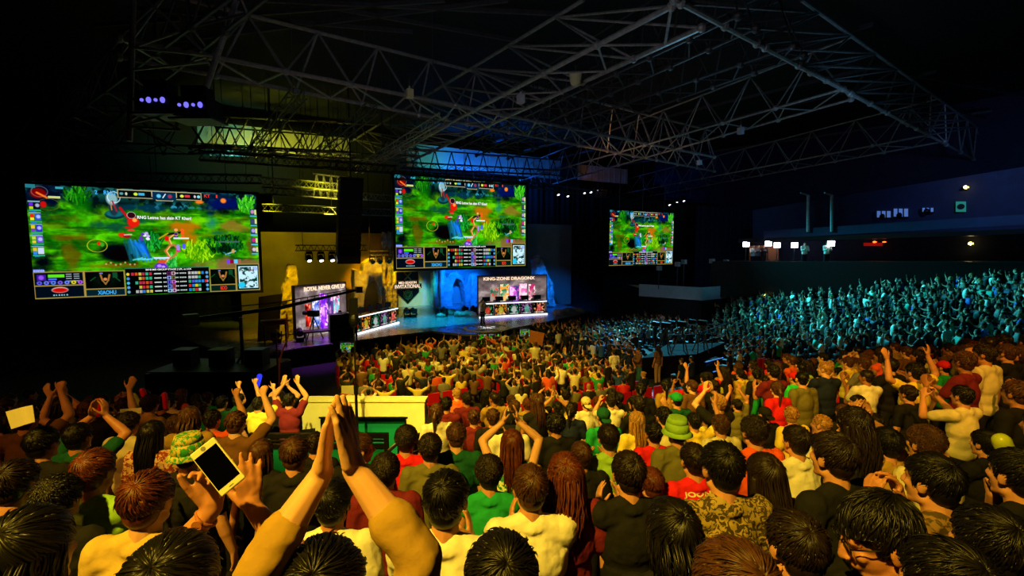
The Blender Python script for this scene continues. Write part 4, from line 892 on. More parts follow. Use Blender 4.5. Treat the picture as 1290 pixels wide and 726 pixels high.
for k, px in enumerate((469,478,489)): p = on_v(px, 322, 34); p[2] = a2[2]; moving_head(p, ['left','middle','right'][k]+' dark light on the short bar above the amber ruin', 'lights on the short bar', hang=True, lit=None, s=1.0)

# line array speaker
la = empty('line_array_speaker', on_v(442, 325, 30.3), 'tall curved black hanging speaker column left of the middle screen', 'speaker')
for k in range(12):
    t = k/11; z_ = on_v(442, 232+(325-232)*t, 30.3); yb = -.9*t*t*.5; q = MB(); an = .45*t*t; ax = (EX, V3(0,math.cos(an),math.sin(an)), V3(0,-math.sin(an),math.cos(an)))
    q.box((z_[0]-.25*t, 30.3+yb, z_[2]), (1.35,.75,.40), ax=ax); q.box((z_[0]-.25*t, 30.3+yb-.38, z_[2]), (1.2,.03,.32), ax=ax); part('cabinet', q, M['black'], la)
p = on_v(442,226,30.3); q = MB(); q.box(p, (1.4,.9,.12)); q.cyl(p, (p[0],p[1],17.04), .04); part('rigging_frame', q, M['black'], la)
# ------------------------------------------------------------------ roof steel
ZC = 12.6; ZT2 = 14.9
def chord(mb, a, b, r, n=7): mb.cyl(a, b, r, n=n)
def girder(label, lowers, upper, n, r=.085, rw=.045, m='steel', name='roof_truss'):
    """lowers: list of ((px,py),(px,py)) on z=ZC; upper ditto on z=ZT2 or None (computed above the middle)"""
    L = [(on_z(*a, ZC), on_z(*b, ZC)) for a, b in lowers]
    if upper is None: U = [(sum(l[0] for l in L)/len(L)+V3(0,0,ZT2-ZC), sum(l[1] for l in L)/len(L)+V3(0,0,ZT2-ZC))]
    else: U = [(on_z(*upper[0], ZT2), on_z(*upper[1], ZT2))]
    mid = (L[0][0]+L[0][1])/2; root = empty(name, mid, label, 'truss')
    for a, b in L: q = MB(); chord(q, a, b, r); part('lower_chord', q, M[m], root)
    for a, b in U: q = MB(); chord(q, a, b, r*.9); part('upper_chord', q, M[m], root)
    q = MB(); P = lambda s, t: s[0]+(s[1]-s[0])*t
    for k in range(n):
        t0, t1, tm = k/n, (k+1)/n, (k+.5)/n
        for l in L: q.cyl(P(l,t0), P(U[0],tm), rw, n=5); q.cyl(P(U[0],tm), P(l,t1), rw, n=5)
        if len(L) > 1:
            q.cyl(P(L[0],t0), P(L[1],tm), rw, n=5); q.cyl(P(L[1],tm), P(L[0],t1), rw, n=5)
    for k in range(n+1):
        for l in L: q.ell(P(l, k/n), (.14,.14,.14), n=8, k=6)
    part('web', q, M[m], root)
    return root
girder('nearest big triangular roof girder, running from top centre down towards the left screens', [((846,8),(481,200)),((884,35),(524,200))], ((735,0),(440,180)), 9)
girder('long triangular roof girder crossing the upper left half above the middle screen', [((150,48),(900,198)),((150,72),(900,216))], ((150,-22),(900,166)), 14)
girder('blue-lit end girder from the top centre down to the right', [((850,-1),(1170,170)),((858,4),(1240,208))], ((1010,0),(1236,164)), 10, r=.075)
girder('roof girder in the middle right, two thin lit chords falling to the left', [((1062,112),(656,227)),((1072,125),(668,240))], None, 10, r=.06, rw=.035)
girder('roof girder along the right rear, falling left towards the small screen', [((1170,170),(760,249)),((1190,178),(770,256))], None, 12, r=.06, rw=.035)
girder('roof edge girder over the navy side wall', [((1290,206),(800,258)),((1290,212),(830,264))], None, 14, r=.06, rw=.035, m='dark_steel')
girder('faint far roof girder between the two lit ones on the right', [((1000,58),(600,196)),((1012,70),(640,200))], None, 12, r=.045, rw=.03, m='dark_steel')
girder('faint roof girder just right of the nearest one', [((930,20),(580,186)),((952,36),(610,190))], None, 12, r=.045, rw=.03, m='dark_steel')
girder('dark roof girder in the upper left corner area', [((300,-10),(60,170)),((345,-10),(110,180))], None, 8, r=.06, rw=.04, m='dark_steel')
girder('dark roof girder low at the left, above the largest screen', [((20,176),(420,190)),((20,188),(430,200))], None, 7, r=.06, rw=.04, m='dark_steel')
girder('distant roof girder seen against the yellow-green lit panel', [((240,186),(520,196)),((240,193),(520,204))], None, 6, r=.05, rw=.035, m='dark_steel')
# purlins: thin long bars under the roof deck
k = 0
for (a, b) in (((640,0),(150,60)),((560,0),(120,32)),((760,20),(330,0)),((1290,120),(960,60)),((1290,160),(1080,110)),((980,0),(560,150)),((1100,30),(620,180)),((1180,90),(700,200)),((1250,140),(740,214)),((520,40),(160,10)),((700,60),(420,10)),((1120,80),(660,190)),((1020,20),(590,166))):
    A_ = on_z(*a, 15.6); B_ = on_z(*b, 15.6); q = MB(); d = nrm(B_-A_); q.box((A_+B_)/2, (np.linalg.norm(B_-A_), .10, .16), ax=(d, np.cross(EZ, d), EZ)); k += 1
    o = q.build('roof_purlin', M['dark_steel'], None, loc=(A_+B_)/2); tag(o, 'thin dark purlin bar close under the black roof deck', 'purlin', 'purlins under the roof deck')
# black lighting trusses hung over the stage front (silhouettes against the lit panels)
def box_truss(a, b, label, s=.45, n=16, m='black', name='lighting_truss'):
    a = np.asarray(a, float); b = np.asarray(b, float); d = nrm(b-a); sx = nrm(np.cross(d, EZ))*s/2; sz = np.cross(sx, d); sz = nrm(sz)*s/2
    root = empty(name, (a+b)/2, label, 'truss'); C4 = [sx+sz, sx-sz, -sx-sz, -sx+sz]
    q = MB()
    for c_ in C4: q.cyl(a+c_, b+c_, .035, n=6)
    part('chord', q, M[m], root); q = MB()
    for k in range(n):
        p0 = a+(b-a)*k/n; p1 = a+(b-a)*(k+1)/n
        for i in range(4): c0, c1 = C4[i], C4[(i+1)%4]; q.cyl(p0+(c0 if k % 2 else c1), p1+(c1 if k % 2 else c0), .02, n=4)
    part('web', q, M[m], root); q = MB()
    for t in (.08,.5,.92): q = MB(); p = a+(b-a)*t; q.cyl(p, (p[0],p[1],17.04), .02, n=4); part('hanging_cable', q, M['dark_steel'], root)
    return root
box_truss(on_v(496,221,28.9), on_v(664,229,28.9), 'black truss carrying the middle screen', n=26)
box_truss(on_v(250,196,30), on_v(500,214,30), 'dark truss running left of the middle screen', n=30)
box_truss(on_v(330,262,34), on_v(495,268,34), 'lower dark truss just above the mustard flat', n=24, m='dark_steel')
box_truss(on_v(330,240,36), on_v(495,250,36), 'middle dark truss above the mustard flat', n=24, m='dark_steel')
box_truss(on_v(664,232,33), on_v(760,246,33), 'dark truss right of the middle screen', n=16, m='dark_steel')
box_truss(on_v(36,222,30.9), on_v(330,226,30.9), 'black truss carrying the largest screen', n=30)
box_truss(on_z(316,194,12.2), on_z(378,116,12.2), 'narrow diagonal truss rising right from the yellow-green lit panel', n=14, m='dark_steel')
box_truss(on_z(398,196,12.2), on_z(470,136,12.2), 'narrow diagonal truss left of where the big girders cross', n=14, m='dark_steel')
box_truss(on_z(452,214,11.6), on_z(560,150,11.6), 'narrow lighting truss running up right, left of the middle screen', n=14, m='steel')
box_truss(on_v(505,208,36), on_v(706,218,36), 'black truss silhouetted across the blue lit panel', n=20)
box_truss(on_v(250,186,36), on_v(445,196,36), 'black truss silhouetted across the yellow-green panel', n=14)
box_truss(on_v(330,228,35), on_v(430,236,35), 'thin truss just below the yellow-green panel', n=14, m='steel')
def web_fan(p0, p1, h, label, m='dark_steel', n=7):
    root = empty('support_bracing', (p0+p1)/2, label, 'bracing'); q = MB()
    for k in range(n):
        a = p0+(p1-p0)*k/n; b = p0+(p1-p0)*(k+1)/n; mm_ = (a+b)/2+V3(0,0,h); q.cyl(a, mm_, .05, n=5); q.cyl(mm_, b, .05, n=5)
    q.cyl(p0, p1, .06, n=5); q.cyl(p0+V3(0,0,h), p1+V3(0,0,h), .06, n=5); part('web', q, M[m], root); q = MB()
    for p in (p0, p1): q = MB(); q.cyl(p+V3(0,0,h), (p[0],p[1],17.04), .02, n=4); part('hanging_cable', q, M['dark_steel'], root)
web_fan(on_v(275,204,38), on_v(450,212,38), 2.3, 'zigzag bracing silhouetted against the yellow-green lit panel', 'black', 6)
web_fan(on_v(515,228,38), on_v(705,236,38), 2.6, 'zigzag bracing silhouetted against the blue lit panel', 'black', 10)
web_fan(on_v(395,248,36), on_v(440,252,36), 1.6, 'short yellow-lit bracing left of the middle screen', 'steel', 5)
# hanging steel frame with two lamp pods, upper left
Yp = 15.0; fr = empty('hanging_rig', at(215,110,Yp), 'green-tinted steel frame hanging at the upper left with lamp pods', 'frame'); q = MB()
a0, a1, b0, b1, c0 = at(168,0,Yp), at(163,178,Yp), at(298,0,Yp), at(246,150,Yp), at(228,165,Yp)
q.cyl(a0, a1, .085, n=8); q.cyl(b0, b1, .085, n=8); part('post', q, M['steel'], fr); q = MB()
for s, t in (((168,60),(283,20)),((185,0),(262,70)),((167,60),(268,70)),((167,88),(262,78)),((166,124),(190,136)),((166,155),(196,148)),((196,148),(228,164)),((166,158),(222,186)),((166,126),(190,112)),((166,160),(228,164)),((190,136),(166,150))): q.cyl(at(*s,Yp), at(*t,Yp), .04, n=6)
part('brace', q, M['steel'], fr)
for k, (px, py) in enumerate(((204,132),(250,138))):
    c_ = at(px, py, Yp); pod = empty('lamp_pod', c_, ('left' if k == 0 else 'right')+' of the two violet-lit lamp pods in the hanging frame', 'light', 'violet lamp pods')
    q = MB(); q.box(c_, (1.05,.8,.55), rz=-A); q.box(c_+V3(0,0,.45), (.7,.5,.4), rz=-A); part('housing', q, M['black'], pod)
    q = MB()
    for j in range(4): p_ = c_+Rt*(-.30+.21*j)+V3(-Fw[0],-Fw[1],0)*.42+V3(0,0,.02); q.ell(p_, (.07,.07,.09) if j % 2 else (.05,.05,.05), n=10, k=6)
    part('lens', q, M['lamp_v'], pod)
    q = MB(); q.box(c_+V3(0,0,-.36), (1.3,.9,.06), rz=-A); part('shelf', q, M['dark_steel'], pod)
# small things on the girders
for k, (px, py, lab) in enumerate(((725,103,'round pale loudspeaker under the nearest girder'),(516,118,'small boxed sensor where the two big girders cross'),(656,125,'small white box hung under the nearest girder'),(933,165,'small grey box lamp under the right girders'),(881,205,'small teal box hung at the right end of the crossing girder'))):
    p = on_z(px, py, ZC-.25); root = empty('ceiling_fixture', p, lab, 'fixture'); q = MB()
    if k == 0: q.cyl(p, p+V3(0,0,.30), .20, .24, n=14); q.ell(p, (.2,.2,.16), n=14, k=8)
    else: q.box(p, (.26,.26,.34)); q.cyl(p+V3(0,0,.1), p+V3(0,0,.3), .04)
    part('housing', q, M['ivory'] if k in (0,1) else M['white_cloth'], root); q = MB(); q.cyl(p+V3(0,0,.2), p+V3(0,0,.6), .03); part('bracket', q, M['dark_steel'], root)
# lit stage spots on the far trusses
box_truss(on_v(728,236,34), on_v(762,236,34)*V3(1,1,0)+V3(0,0,on_v(728,236,34)[2]), 'short truss holding the three cyan lights left of the small screen', n=6)
box_truss(on_v(835,252,33), on_v(872,252,33)*V3(1,1,0)+V3(0,0,on_v(835,252,33)[2]), 'short truss holding the three cyan lights over the right edge of the small screen', n=6)
for k, (px, py, v_) in enumerate(((736,242,34),(744,241,34),(752,239,34),(843,257,33),(852,254,33),(861,252,33),(715,246,35),(703,244,35))):
    p = on_v(px, py, v_); moving_head(p+V3(0,0,.4), (['leftmost','middle','rightmost'][k % 3]+' of the three cyan lights above the drape left of the small screen') if k < 3 else (['leftmost','middle','rightmost'][k % 3]+' of the three cyan lights over the right edge of the small screen') if k < 6 else ['right','left'][k-6]+' dim light at the truss end right of the middle screen', 'cyan lights near the small screen' if k < 6 else 'dim lights by the middle screen', hang=True, lit='lamp_w', s=.9, tgt=V3(0,-.4,-.9))
for k, (px, py) in enumerate(((486,284),(494,286),(415,262))): pass

# ------------------------------------------------------------------ drapes and walls right of the stage
def drape(px0, px1, pyt, v_, m, label, zb=0, pyb=None):
    a = on_v(px0, 300, v_); b = on_v(px1, 300, v_); zt_ = on_v((px0+px1)/2, pyt, v_)[2]; n = max(24, int((b[0]-a[0])*5)); q = MB(); vs = []
    for i in range(n+1):
        x = a[0]+(b[0]-a[0])*i/n; y = v_+.10*math.sin(i*1.9)+.05*math.sin(i*.7); vs += [(x,y,zb),(x,y,zt_)]
    q.add(vs, [(2*i,2*i+2,2*i+3,2*i+1) for i in range(n)]); o = q.build('stage_drape', m, None, True, loc=((a[0]+b[0])/2, v_, zb)); return tag(o, label, 'drape')
drape(664, 770, 235, 41.0, M['drape'], 'black drape between the stage and the small screen')
drape(762, 900, 252, 33.5, M['drape'], 'black drape behind and around the small screen')
drape(150, 345, 240, 38.5, M['drape'], 'black drape left of the mustard flat, behind the largest screen')
drape(876, 962, 262, 29.0, M['navy_drape'], 'navy pleated drape between the small screen and the balcony')
# side wall: parallel to the stand's right flank
def W2(px, py, base_px0=(940, 34.0), base_px1=(1290, 24.5)):
    # vertical plane through two plan points given by (pixel column, heading distance)
    p0 = cf((base_px0[0]-645)/590*base_px0[1], base_px0[1], 0); p1 = cf((base_px1[0]-645)/590*base_px1[1], base_px1[1], 0)
    n = nrm(np.cross(p1-p0, EZ)); d = ray(px, py); t = ((p0-CAM)@n)/(d@n); return CAM+d*t
def wall_strip(name, px0, px1, pyt0, pyt1, pyb0, pyb1, m, off=0, thick=.15, kind=None, label=None, cat=None):
    P = [W2(px0,pyb0), W2(px1,pyb1), W2(px1,pyt1), W2(px0,pyt0)]; n = nrm(np.cross(P[1]-P[0], EZ)); n = n if n@(CAM-P[0]) > 0 else -n
    q = MB(); v_ = [p+n*off for p in P]; q.add(v_+[p-n*thick for p in v_], [(0,1,2,3),(7,6,5,4),(0,4,5,1),(1,5,6,2),(2,6,7,3),(3,7,4,0)])
    o = q.build(name, m, None, loc=(v_[0]+v_[1])/2); tag(o, label, cat, None, kind); return o
wall_strip('wall_side', 930, 1420, 262, 180, 420, 420, M['navy_wall'], off=-3.2, kind='structure')
wall_strip('balcony_parapet', 962, 1420, 291, 262, 301, 276, M['navy_wall'], label='navy balcony parapet running along the right side wall', cat='balcony')
wall_strip('balcony_slab', 930, 1420, 301, 284, 306, 291, M['black_paint'], off=0, thick=3.2, label='dark balcony slab under the navy parapet', cat='balcony')
wall_strip('studio_riser', 905, 1420, 329, 330, 372, 374, M['black_paint'], off=1.2, thick=3.4, label='black riser carrying the broadcast studio below the balcony', cat='riser')
wall_strip('studio_backdrop', 938, 975, 310, 309, 330, 330, M['card'], off=-1.0, label='pinkish brown lit backdrop of the broadcast studio', cat='backdrop')
for k, (px, lab) in enumerate(((1018,'left'),(1048,'right'))):
    a = W2(px, 246); b = W2(px, 292); q = MB(); q.cyl(a+V3(0,0,-.0), b, .10, n=8); q.cyl(a, a+V3(-.9,0,0.0)+V3(0,0,.1), .05, n=6); o = q.build('steel_column', M['steel'], None, loc=b); tag(o, lab+' of two pale steel columns rising from the balcony', 'column', 'pale balcony columns')
q = MB(); a = on_v(891, 262, 29.4); b = on_v(891, 318, 29.4); q.cyl(a, (b[0],b[1],0), .10, n=8); o = q.build('steel_column', M['card'], None, loc=(b[0],b[1],0)); tag(o, 'rust brown column right of the small screen', 'column')
# lit windows and lamps over the balcony
def wbox(name, px0, py0, px1, py1, m, label, cat, off=-3.0, group=None, th=.06):
    P = [W2(px0,py1), W2(px1,py1), W2(px1,py0), W2(px0,py0)]; n = nrm(np.cross(P[1]-P[0], EZ)); n = n if n@(CAM-P[0]) > 0 else -n
    # push back onto the far wall
    v_ = []
    for p in P: d = p-CAM; t = (((P[0]+n*off)-CAM)@n)/(d@n); v_.append(CAM+d*t)
    q = MB(); q.add(v_+[p-n*th for p in v_], [(0,1,2,3),(7,6,5,4),(0,4,5,1),(1,5,6,2),(2,6,7,3),(3,7,4,0)]); o = q.build(name, m, None, loc=(v_[0]+v_[1])/2); tag(o, label, cat, group)
    return o, v_, n
for k, (x0_, y0_, x1_, y1_) in enumerate(((1104,266,1123,275),(1125,263,1145,274),(1161,262,1177,268))):
    o, v_, n_ = wbox('control_window', x0_, y0_, x1_, y1_, M['win_b'], ['left large','right large','small far right'][k]+' blue-lit window above the balcony', 'window', group=None)
    q = MB(); cx_ = (v_[0]+v_[1])/2-np.array(o.location)
    for t in (.0,.33,.66,1.0): a = v_[0]+(v_[1]-v_[0])*t; b = v_[3]+(v_[2]-v_[3])*t; q.cyl(a+n_*.03-np.array(o.location), b+n_*.03-np.array(o.location), .04, n=4)
    q.cyl(v_[0]+n_*.03-np.array(o.location), v_[1]+n_*.03-np.array(o.location), .05, n=4); w_ = v_[1]-v_[0]
    q.ell((v_[0]+w_*.4)*1.0+(v_[3]-v_[0])*.2+n_*.1-np.array(o.location), (.16,.16,.2), n=8, k=6)
    c_ = q.build('frame', M['black'], None); c_.parent = o
o, v_, n_ = wbox('exit_panel', 1204, 254, 1217, 267, M['exit_g'], 'green-lit square panel above the balcony near the right edge', 'panel')
q = MB(); c0_ = (v_[0]+v_[2])/2-np.array(o.location); q.cyl(c0_+n_*.01, c0_+n_*.06, .17, n=16); d_o = q.build('round_mark', M['black'], None); d_o.parent = o
def lamp(px, py, m, label, s=.3, off=-2.9, halo=None):
    d = ray(px, py); P0 = W2(px, py); n = nrm(np.cross(W2(1290,300)-W2(940,300), EZ)); n = n if n@(CAM-P0) > 0 else -n
    t = (((P0+n*off)-CAM)@n)/(d@n); p = CAM+d*t; root = empty('wall_lamp', p, label, 'lamp'); q = MB(); q.box(p-n*.1, (s*1.5,.2,s*.6), rz=.2); part('housing', q, M['black'], root); q = MB(); q.ell(p, (s,.1,s*.35), n=12, k=8); part('bulb', q, m, root); return p
lamp(1217,236, M['lamp_y'], 'upper warm wall lamp near the right edge, above the green panel', .28)
lamp(1223,307, M['lamp_y'], 'lower warm wall lamp near the right edge, under the balcony', .28)
lamp(1102,305, M['lamp_o'], 'orange lamp left of two under the balcony', .18)
lamp(1114,305, M['lamp_o'], 'orange lamp right of two under the balcony', .12)
o, v_, n_ = wbox('lit_sign', 1088, 306, 1112, 310, mat('red_strip', (.5,.05,.03), .5, emit=(.6,.06,.03), es=.6), 'thin red-lit strip under the balcony', 'sign', off=-2.9)
lamp(965,372, M['lamp_y'], 'small warm lamp low under the studio riser', .16, off=1.6)
# studio lights on stands
for k, (px, py) in enumerate(((940,308),(968,307),(979,309),(1001,309),(1047,307))):
    p = W2(px, py); zb = W2(px, 328)[2]; root = empty('studio_light', (p[0],p[1],zb), ['leftmost','second from left','middle','second from right','rightmost'][k]+' of the five white studio lights on stands below the balcony', 'light', 'white studio lights')
    q = MB(); q.box(p, (.42,.10,.34), rz=-A); part('lens', q, M['lamp_w'], root); q = MB(); q.cyl((p[0],p[1],zb), p-V3(0,0,.17), .03); q.cyl((p[0],p[1],zb), (p[0]+.3,p[1],zb), .02); q.cyl((p[0],p[1],zb), (p[0]-.3,p[1],zb), .02); part('stand', q, M['dark_steel'], root)
# white-fronted platform right of the stage
a = at(805,373,36); b = at(884,374,33); c_ = at(915,372,34.5); zt1 = at(805,358,36)[2]
root = empty('press_platform', (a+b)/2, 'raised platform with a white cloth front, right of the stage', 'platform')
def panel(p, q_, z0, z1, m, nm, th=.06, uneven=0):
    d = nrm(q_-p); n = V3(d[1],-d[0],0); mb = MB(); mb.box((p+q_)/2*V3(1,1,0)+V3(0,0,(z0+z1)/2), (np.linalg.norm((q_-p)[:2]), th, z1-z0), ax=(d*V3(1,1,0)/np.linalg.norm(d[:2]), V3(-d[1],d[0],0)/np.linalg.norm(d[:2]), EZ)); return part(nm, mb, m, root)
z0_ = a[2]; z1_ = zt1
panel(a, b, z0_, z1_, M['white_cloth'], 'cloth_front'); panel(b, c_, z0_, z1_, M['white_cloth'], 'cloth_side'); panel(a, b, 0, z0_, M['drape'], 'skirt'); panel(b, c_, 0, z0_, M['drape'], 'skirt')
mb = MB(); d_ = V3(2.0,3.0,0); mb.add([V3(a[0],a[1],z1_-.3), V3(b[0],b[1],z1_-.3), V3(c_[0],c_[1],z1_-.3), V3(a[0]+1.5,a[1]+3,z1_-.3)], [(0,1,2,3)]); part('deck', mb, M['black_paint'], root)
for k, (px, pyt) in enumerate(((830,338),(853,333),(861,330),(896,329),(905,338),(914,330))):
    p = at(px, 352, 34.9); zt_ = z_at(p, pyt); root = empty('light_stand', (p[0],p[1],z1_-.3), ['leftmost','second','third','fourth','fifth','rightmost'][k]+' from the left of the slim stands on the white-fronted platform', 'stand', 'slim stands on the white-fronted platform')
    q = MB(); q.cyl((p[0],p[1],z1_-.3), (p[0],p[1],zt_), .03); part('pole', q, M['dark_steel'], root); q = MB(); q.box((p[0],p[1],zt_), (.30,.3,.34)); part('head', q, M['steel'], root)
for k, (px, py) in enumerate(((841,351),(869,348))):
    p = at(px, py, 34.9); o = MB().box(p, (.55,.1,.32), rz=-A).build('laptop_screen', M['lamp_v'], None, loc=p); tag(o, ['left','right'][k]+' pale glowing monitor on the white-fronted platform', 'monitor')
    o.location.z = z1_-.3; 

# ------------------------------------------------------------------ camera platform in the floor seats
a = on_z(808,479,0); b = on_z(878,473,0); c_ = on_z(912,456,0); d_ = on_z(840,459,0); zt_ = 1.05
root = empty('camera_platform', (a+b+c_+d_)/4, 'black camera platform standing in the floor seats right of the aisle', 'platform'); q = MB()
v_ = [a,b,c_,d_]; q.add(v_+[p+V3(0,0,zt_) for p in v_], [(0,1,5,4),(1,2,6,5),(2,3,7,6),(3,0,4,7),(4,5,6,7)]); part('deck', q, M['matte_black'], root); q = MB()
for p, p2 in ((b,c_),(c_,d_)):
    for t in (0,.5,1): x = p+(p2-p)*t; q.cyl(x+V3(0,0,zt_), x+V3(0,0,zt_+1), .025)
    q.cyl(p+V3(0,0,zt_+1), p2+V3(0,0,zt_+1), .025); q.cyl(p+V3(0,0,zt_+.5), p2+V3(0,0,zt_+.5), .02)
part('railing', q, M['dark_steel'], root)
for k in range(2):
    p = b+(c_-b)*.25+nrm(b-d_)*(.4+.5*k); q = MB(); q.box((p[0],p[1],zt_*(.66-.33*k)), (1.5,.42,.05), rz=A*.2); q.box((p[0],p[1],zt_*(.33-.16*k)), (1.4,.36,zt_*(.62-.3*k)), rz=A*.2)
    part('step', q, M['black_paint'], root); q = MB(); q.box((p[0]-.0,p[1]-.21,zt_*(.66-.33*k)+.04), (1.5,.04,.03), rz=A*.2); part('step_nosing', q, M['win_b'], root)
for k, (px, py, Y_) in enumerate(((838,447,24.5),(858,445,25.5),(884,443,26))):
    p = on_z(px, py, zt_); root = empty('broadcast_camera', p, ['left','middle','right'][k]+' broadcast camera on the black platform in the floor seats', 'camera', 'cameras on the floor platform'); q = MB()
    for j in range(3): an = j*2.1+.4; q.cyl(p+V3(math.cos(an)*.45,math.sin(an)*.45,0), p+V3(0,0,1.25), .03)
    part('tripod', q, M['dark_steel'], root); q = MB(); q.box(p+V3(0,0,1.42), (.20,.42,.24), rz=.3); q.cyl(p+V3(-.1,.3,1.42), p+V3(-.2,.62,1.42), .10, .13, n=12); part('camera_body', q, M['black'], root)
# second dark control desk left of the stage, jib, gear
b0 = at(300,470,19); root = empty('camera_jib', on_z(300,445,0)*V3(1,1,0), 'long black camera crane arm reaching over the left of the stage', 'crane')
P0 = at(240,403,18.5); P1 = at(352,388,21); P2 = at(452,365,23.5); q = MB()
q.tube([P0,P1,P2], [.10,.09,.06], 6); q.tube([P0+V3(0,0,.35),P1+V3(0,0,.25),P2+V3(0,0,.08)], [.03,.03,.02], 5)
for k in range(12): t = k/12; pa = P1+(P2-P1)*t; q.cyl(pa, pa+V3(0,0,.22-.14*t), .015, n=4)
part('arm', q, M['black'], root); q = MB(); q.box(P2, (.3,.35,.3)); q.cyl(P2, P2+V3(.15,.35,0), .09); part('camera_head', q, M['black'], root)
mast = at(303,400,19.8); q = MB(); q.cyl((mast[0],mast[1],0.9), mast, .07)
for k in range(3): an = k*2.1+.5; q.cyl((mast[0]+math.cos(an)*.9,mast[1]+math.sin(an)*.9,0), (mast[0],mast[1],1.6), .05)
q.cyl((mast[0],mast[1],0.0), (mast[0],mast[1],1.6), .05)
part('mast', q, M['dark_steel'], root); q = MB(); q.box(P0, (.5,.4,.45), rz=.3); part('counterweight', q, M['dark_steel'], root)
pl = MB(); c_ = at(255,480,17); pa = at(210,468,19.5); pb = at(350,452,19.5)
root = empty('equipment_riser', ((pa+pb)/2)*V3(1,1,0), 'dark equipment riser at the left, under the crane', 'riser'); d = nrm((pb-pa)*V3(1,1,0)); mid = (pa+pb)/2*V3(1,1,0)
pl.box(mid+V3(0,0,.55), (np.linalg.norm((pb-pa)[:2]), 2.4, 1.1), ax=(d, V3(-d[1],d[0],0), EZ)); part('deck', pl, M['black_paint'], root)
q = MB(); q.box(mid+V3(0,0,1.16), (np.linalg.norm((pb-pa)[:2])*.98, 2.3, .03), ax=(d, V3(-d[1],d[0],0), EZ)); part('top', q, M['dark_steel'], root)
for k in range(3):
    p = mid+d*(-1.5+1.5*k)+V3(0,0,1.18); r2 = empty('equipment_case', p, ['left','middle','right'][k]+' black equipment case on the dark riser at the left', 'case', 'equipment cases on the dark riser'); q = MB(); q.box(p+V3(0,0,.35), (.75,.6,.7), ax=(d, V3(-d[1],d[0],0), EZ)); part('box', q, M['black'], r2)
    q = MB()
    for s in (-1,1):
        for z in (.02,.68): q = MB(); q.cyl(p+d*(-.38)+V3(-d[1],d[0],0)*.31*s+V3(0,0,z), p+d*.38+V3(-d[1],d[0],0)*.31*s+V3(0,0,z), .02, n=5); part('edge', q, M['dark_steel'], r2)
# black flat and small amber table left of the ruin
o = wall_px('black_flat', [(324,446),(326,374),(356,370),(353,396),(352,436)], 29.2, .1, M['black_paint'], 'black angled flat left of the amber pillar', 'flat'); 
q = MB(); p = zq(352, 402); q = MB(); p1 = at(330,404,24.2); p2 = at(362,404,24.2); q.box((p1+p2)/2, (1.3,.6,.08)); q.box((p1+p2)/2-V3(0,0,.14), (1.1,.5,.14)); q2 = MB(); base = (p1+p2)/2; 
for sx in (-.5,.5):
    for sy in (-.22,.22): q2.cyl((base[0]+sx,base[1]+sy,0), (base[0]+sx,base[1]+sy,base[2]), .03)
root = empty('work_table', base*V3(1,1,0), 'amber-lit wooden-topped table left of the stage', 'table'); part('table_top', q, M['card'], root); part('leg', q2, M['black'], root)
# keyboard-camera platform in front of left LED wall (black desk and tripod camera)
p = zq(396, 428); root = empty('broadcast_camera', p, 'tripod camera on the stage in front of the left team wall', 'camera'); q = MB()
for j in range(3): an = j*2.1+.2; q.cyl(p+V3(math.cos(an)*.5,math.sin(an)*.5,0), p+V3(0,0,1.3), .03)
part('tripod', q, M['black'], root); q = MB(); q.box(p+V3(0,0,1.5), (.28,.6,.34), rz=.8); q.cyl(p+V3(-.2,.2,1.5), p+V3(-.45,.45,1.5), .1,.13,n=12); part('camera_body', q, M['black'], root)
p = zq(410, 430); root = empty('low_table', p, 'low black table standing on the stage before the left team wall', 'table'); q = MB(); q.box(p+V3(0,0,.62), (2.3,.7,.08)); part('table_top', q, M['black'], root)
for sx in (-1,1):
    for sy in (-.28,.28): q = MB(); q.cyl(p+V3(sx,sy,0), p+V3(sx,sy,.6), .025); part('leg', q, M['black'], root)
for k, (px, py) in enumerate(((424,428),(434,426))):
    p = zq(px, py); root = empty('equipment_case', p, ['left','right'][k]+' tall black case before the left player desk', 'case'); q = MB(); q.box(p+V3(0,0,.7), (.75,.6,1.4)); part('box', q, M['black'], root); q = MB(); q.box(p+V3(0,0,1.44), (.8,.65,.06)); part('lid', q, M['black_paint'], root)
# floor monitors facing the stage edge and their pictures
def small_monitor(px0, py0, px1, py1, Y_, label):
    a = at(px0, py1, Y_); b = at(px1, py1, Y_); z1_ = at(px0, py0, Y_)[2]; z0_ = (a[2]+b[2])/2; root = empty('confidence_monitor', ((a+b)/2)*V3(1,1,0), label, 'monitor')
    a[2] = b[2] = z0_; T0 = V3(a[0],a[1],z1_); T1 = V3(b[0],b[1],z1_); add_obj('picture', picture_mesh(GAME, T0, T1, a, b, 'picture'), M['screen'], root)
    q = MB(); d = nrm(b-a); n = V3(d[1],-d[0],0); q.box((a+b)/2-n*.09+V3(0,0,(z1_-z0_)/2), (np.linalg.norm(b-a)+.1,.12,z1_-z0_+.1), ax=(d,-n,EZ)); part('cabinet', q, M['black'], root)
    q = MB(); q.cyl(((a+b)/2)*V3(1,1,0)-n*.1, (a+b)/2-n*.1, .05); q.box(((a+b)/2)*V3(1,1,0)-n*.1+V3(0,0,.03), (.7,.5,.06)); part('stand', q, M['black'], root)
small_monitor(429,432,447,444,23.5,'small monitor below the stage edge, left, showing the game')
small_monitor(602,421,629,437,26.3,'larger monitor below the stage edge under the round emblem, showing the game')
small_monitor(655,415,667,424,28.0,'smallest monitor below the stage edge, right of the emblem')

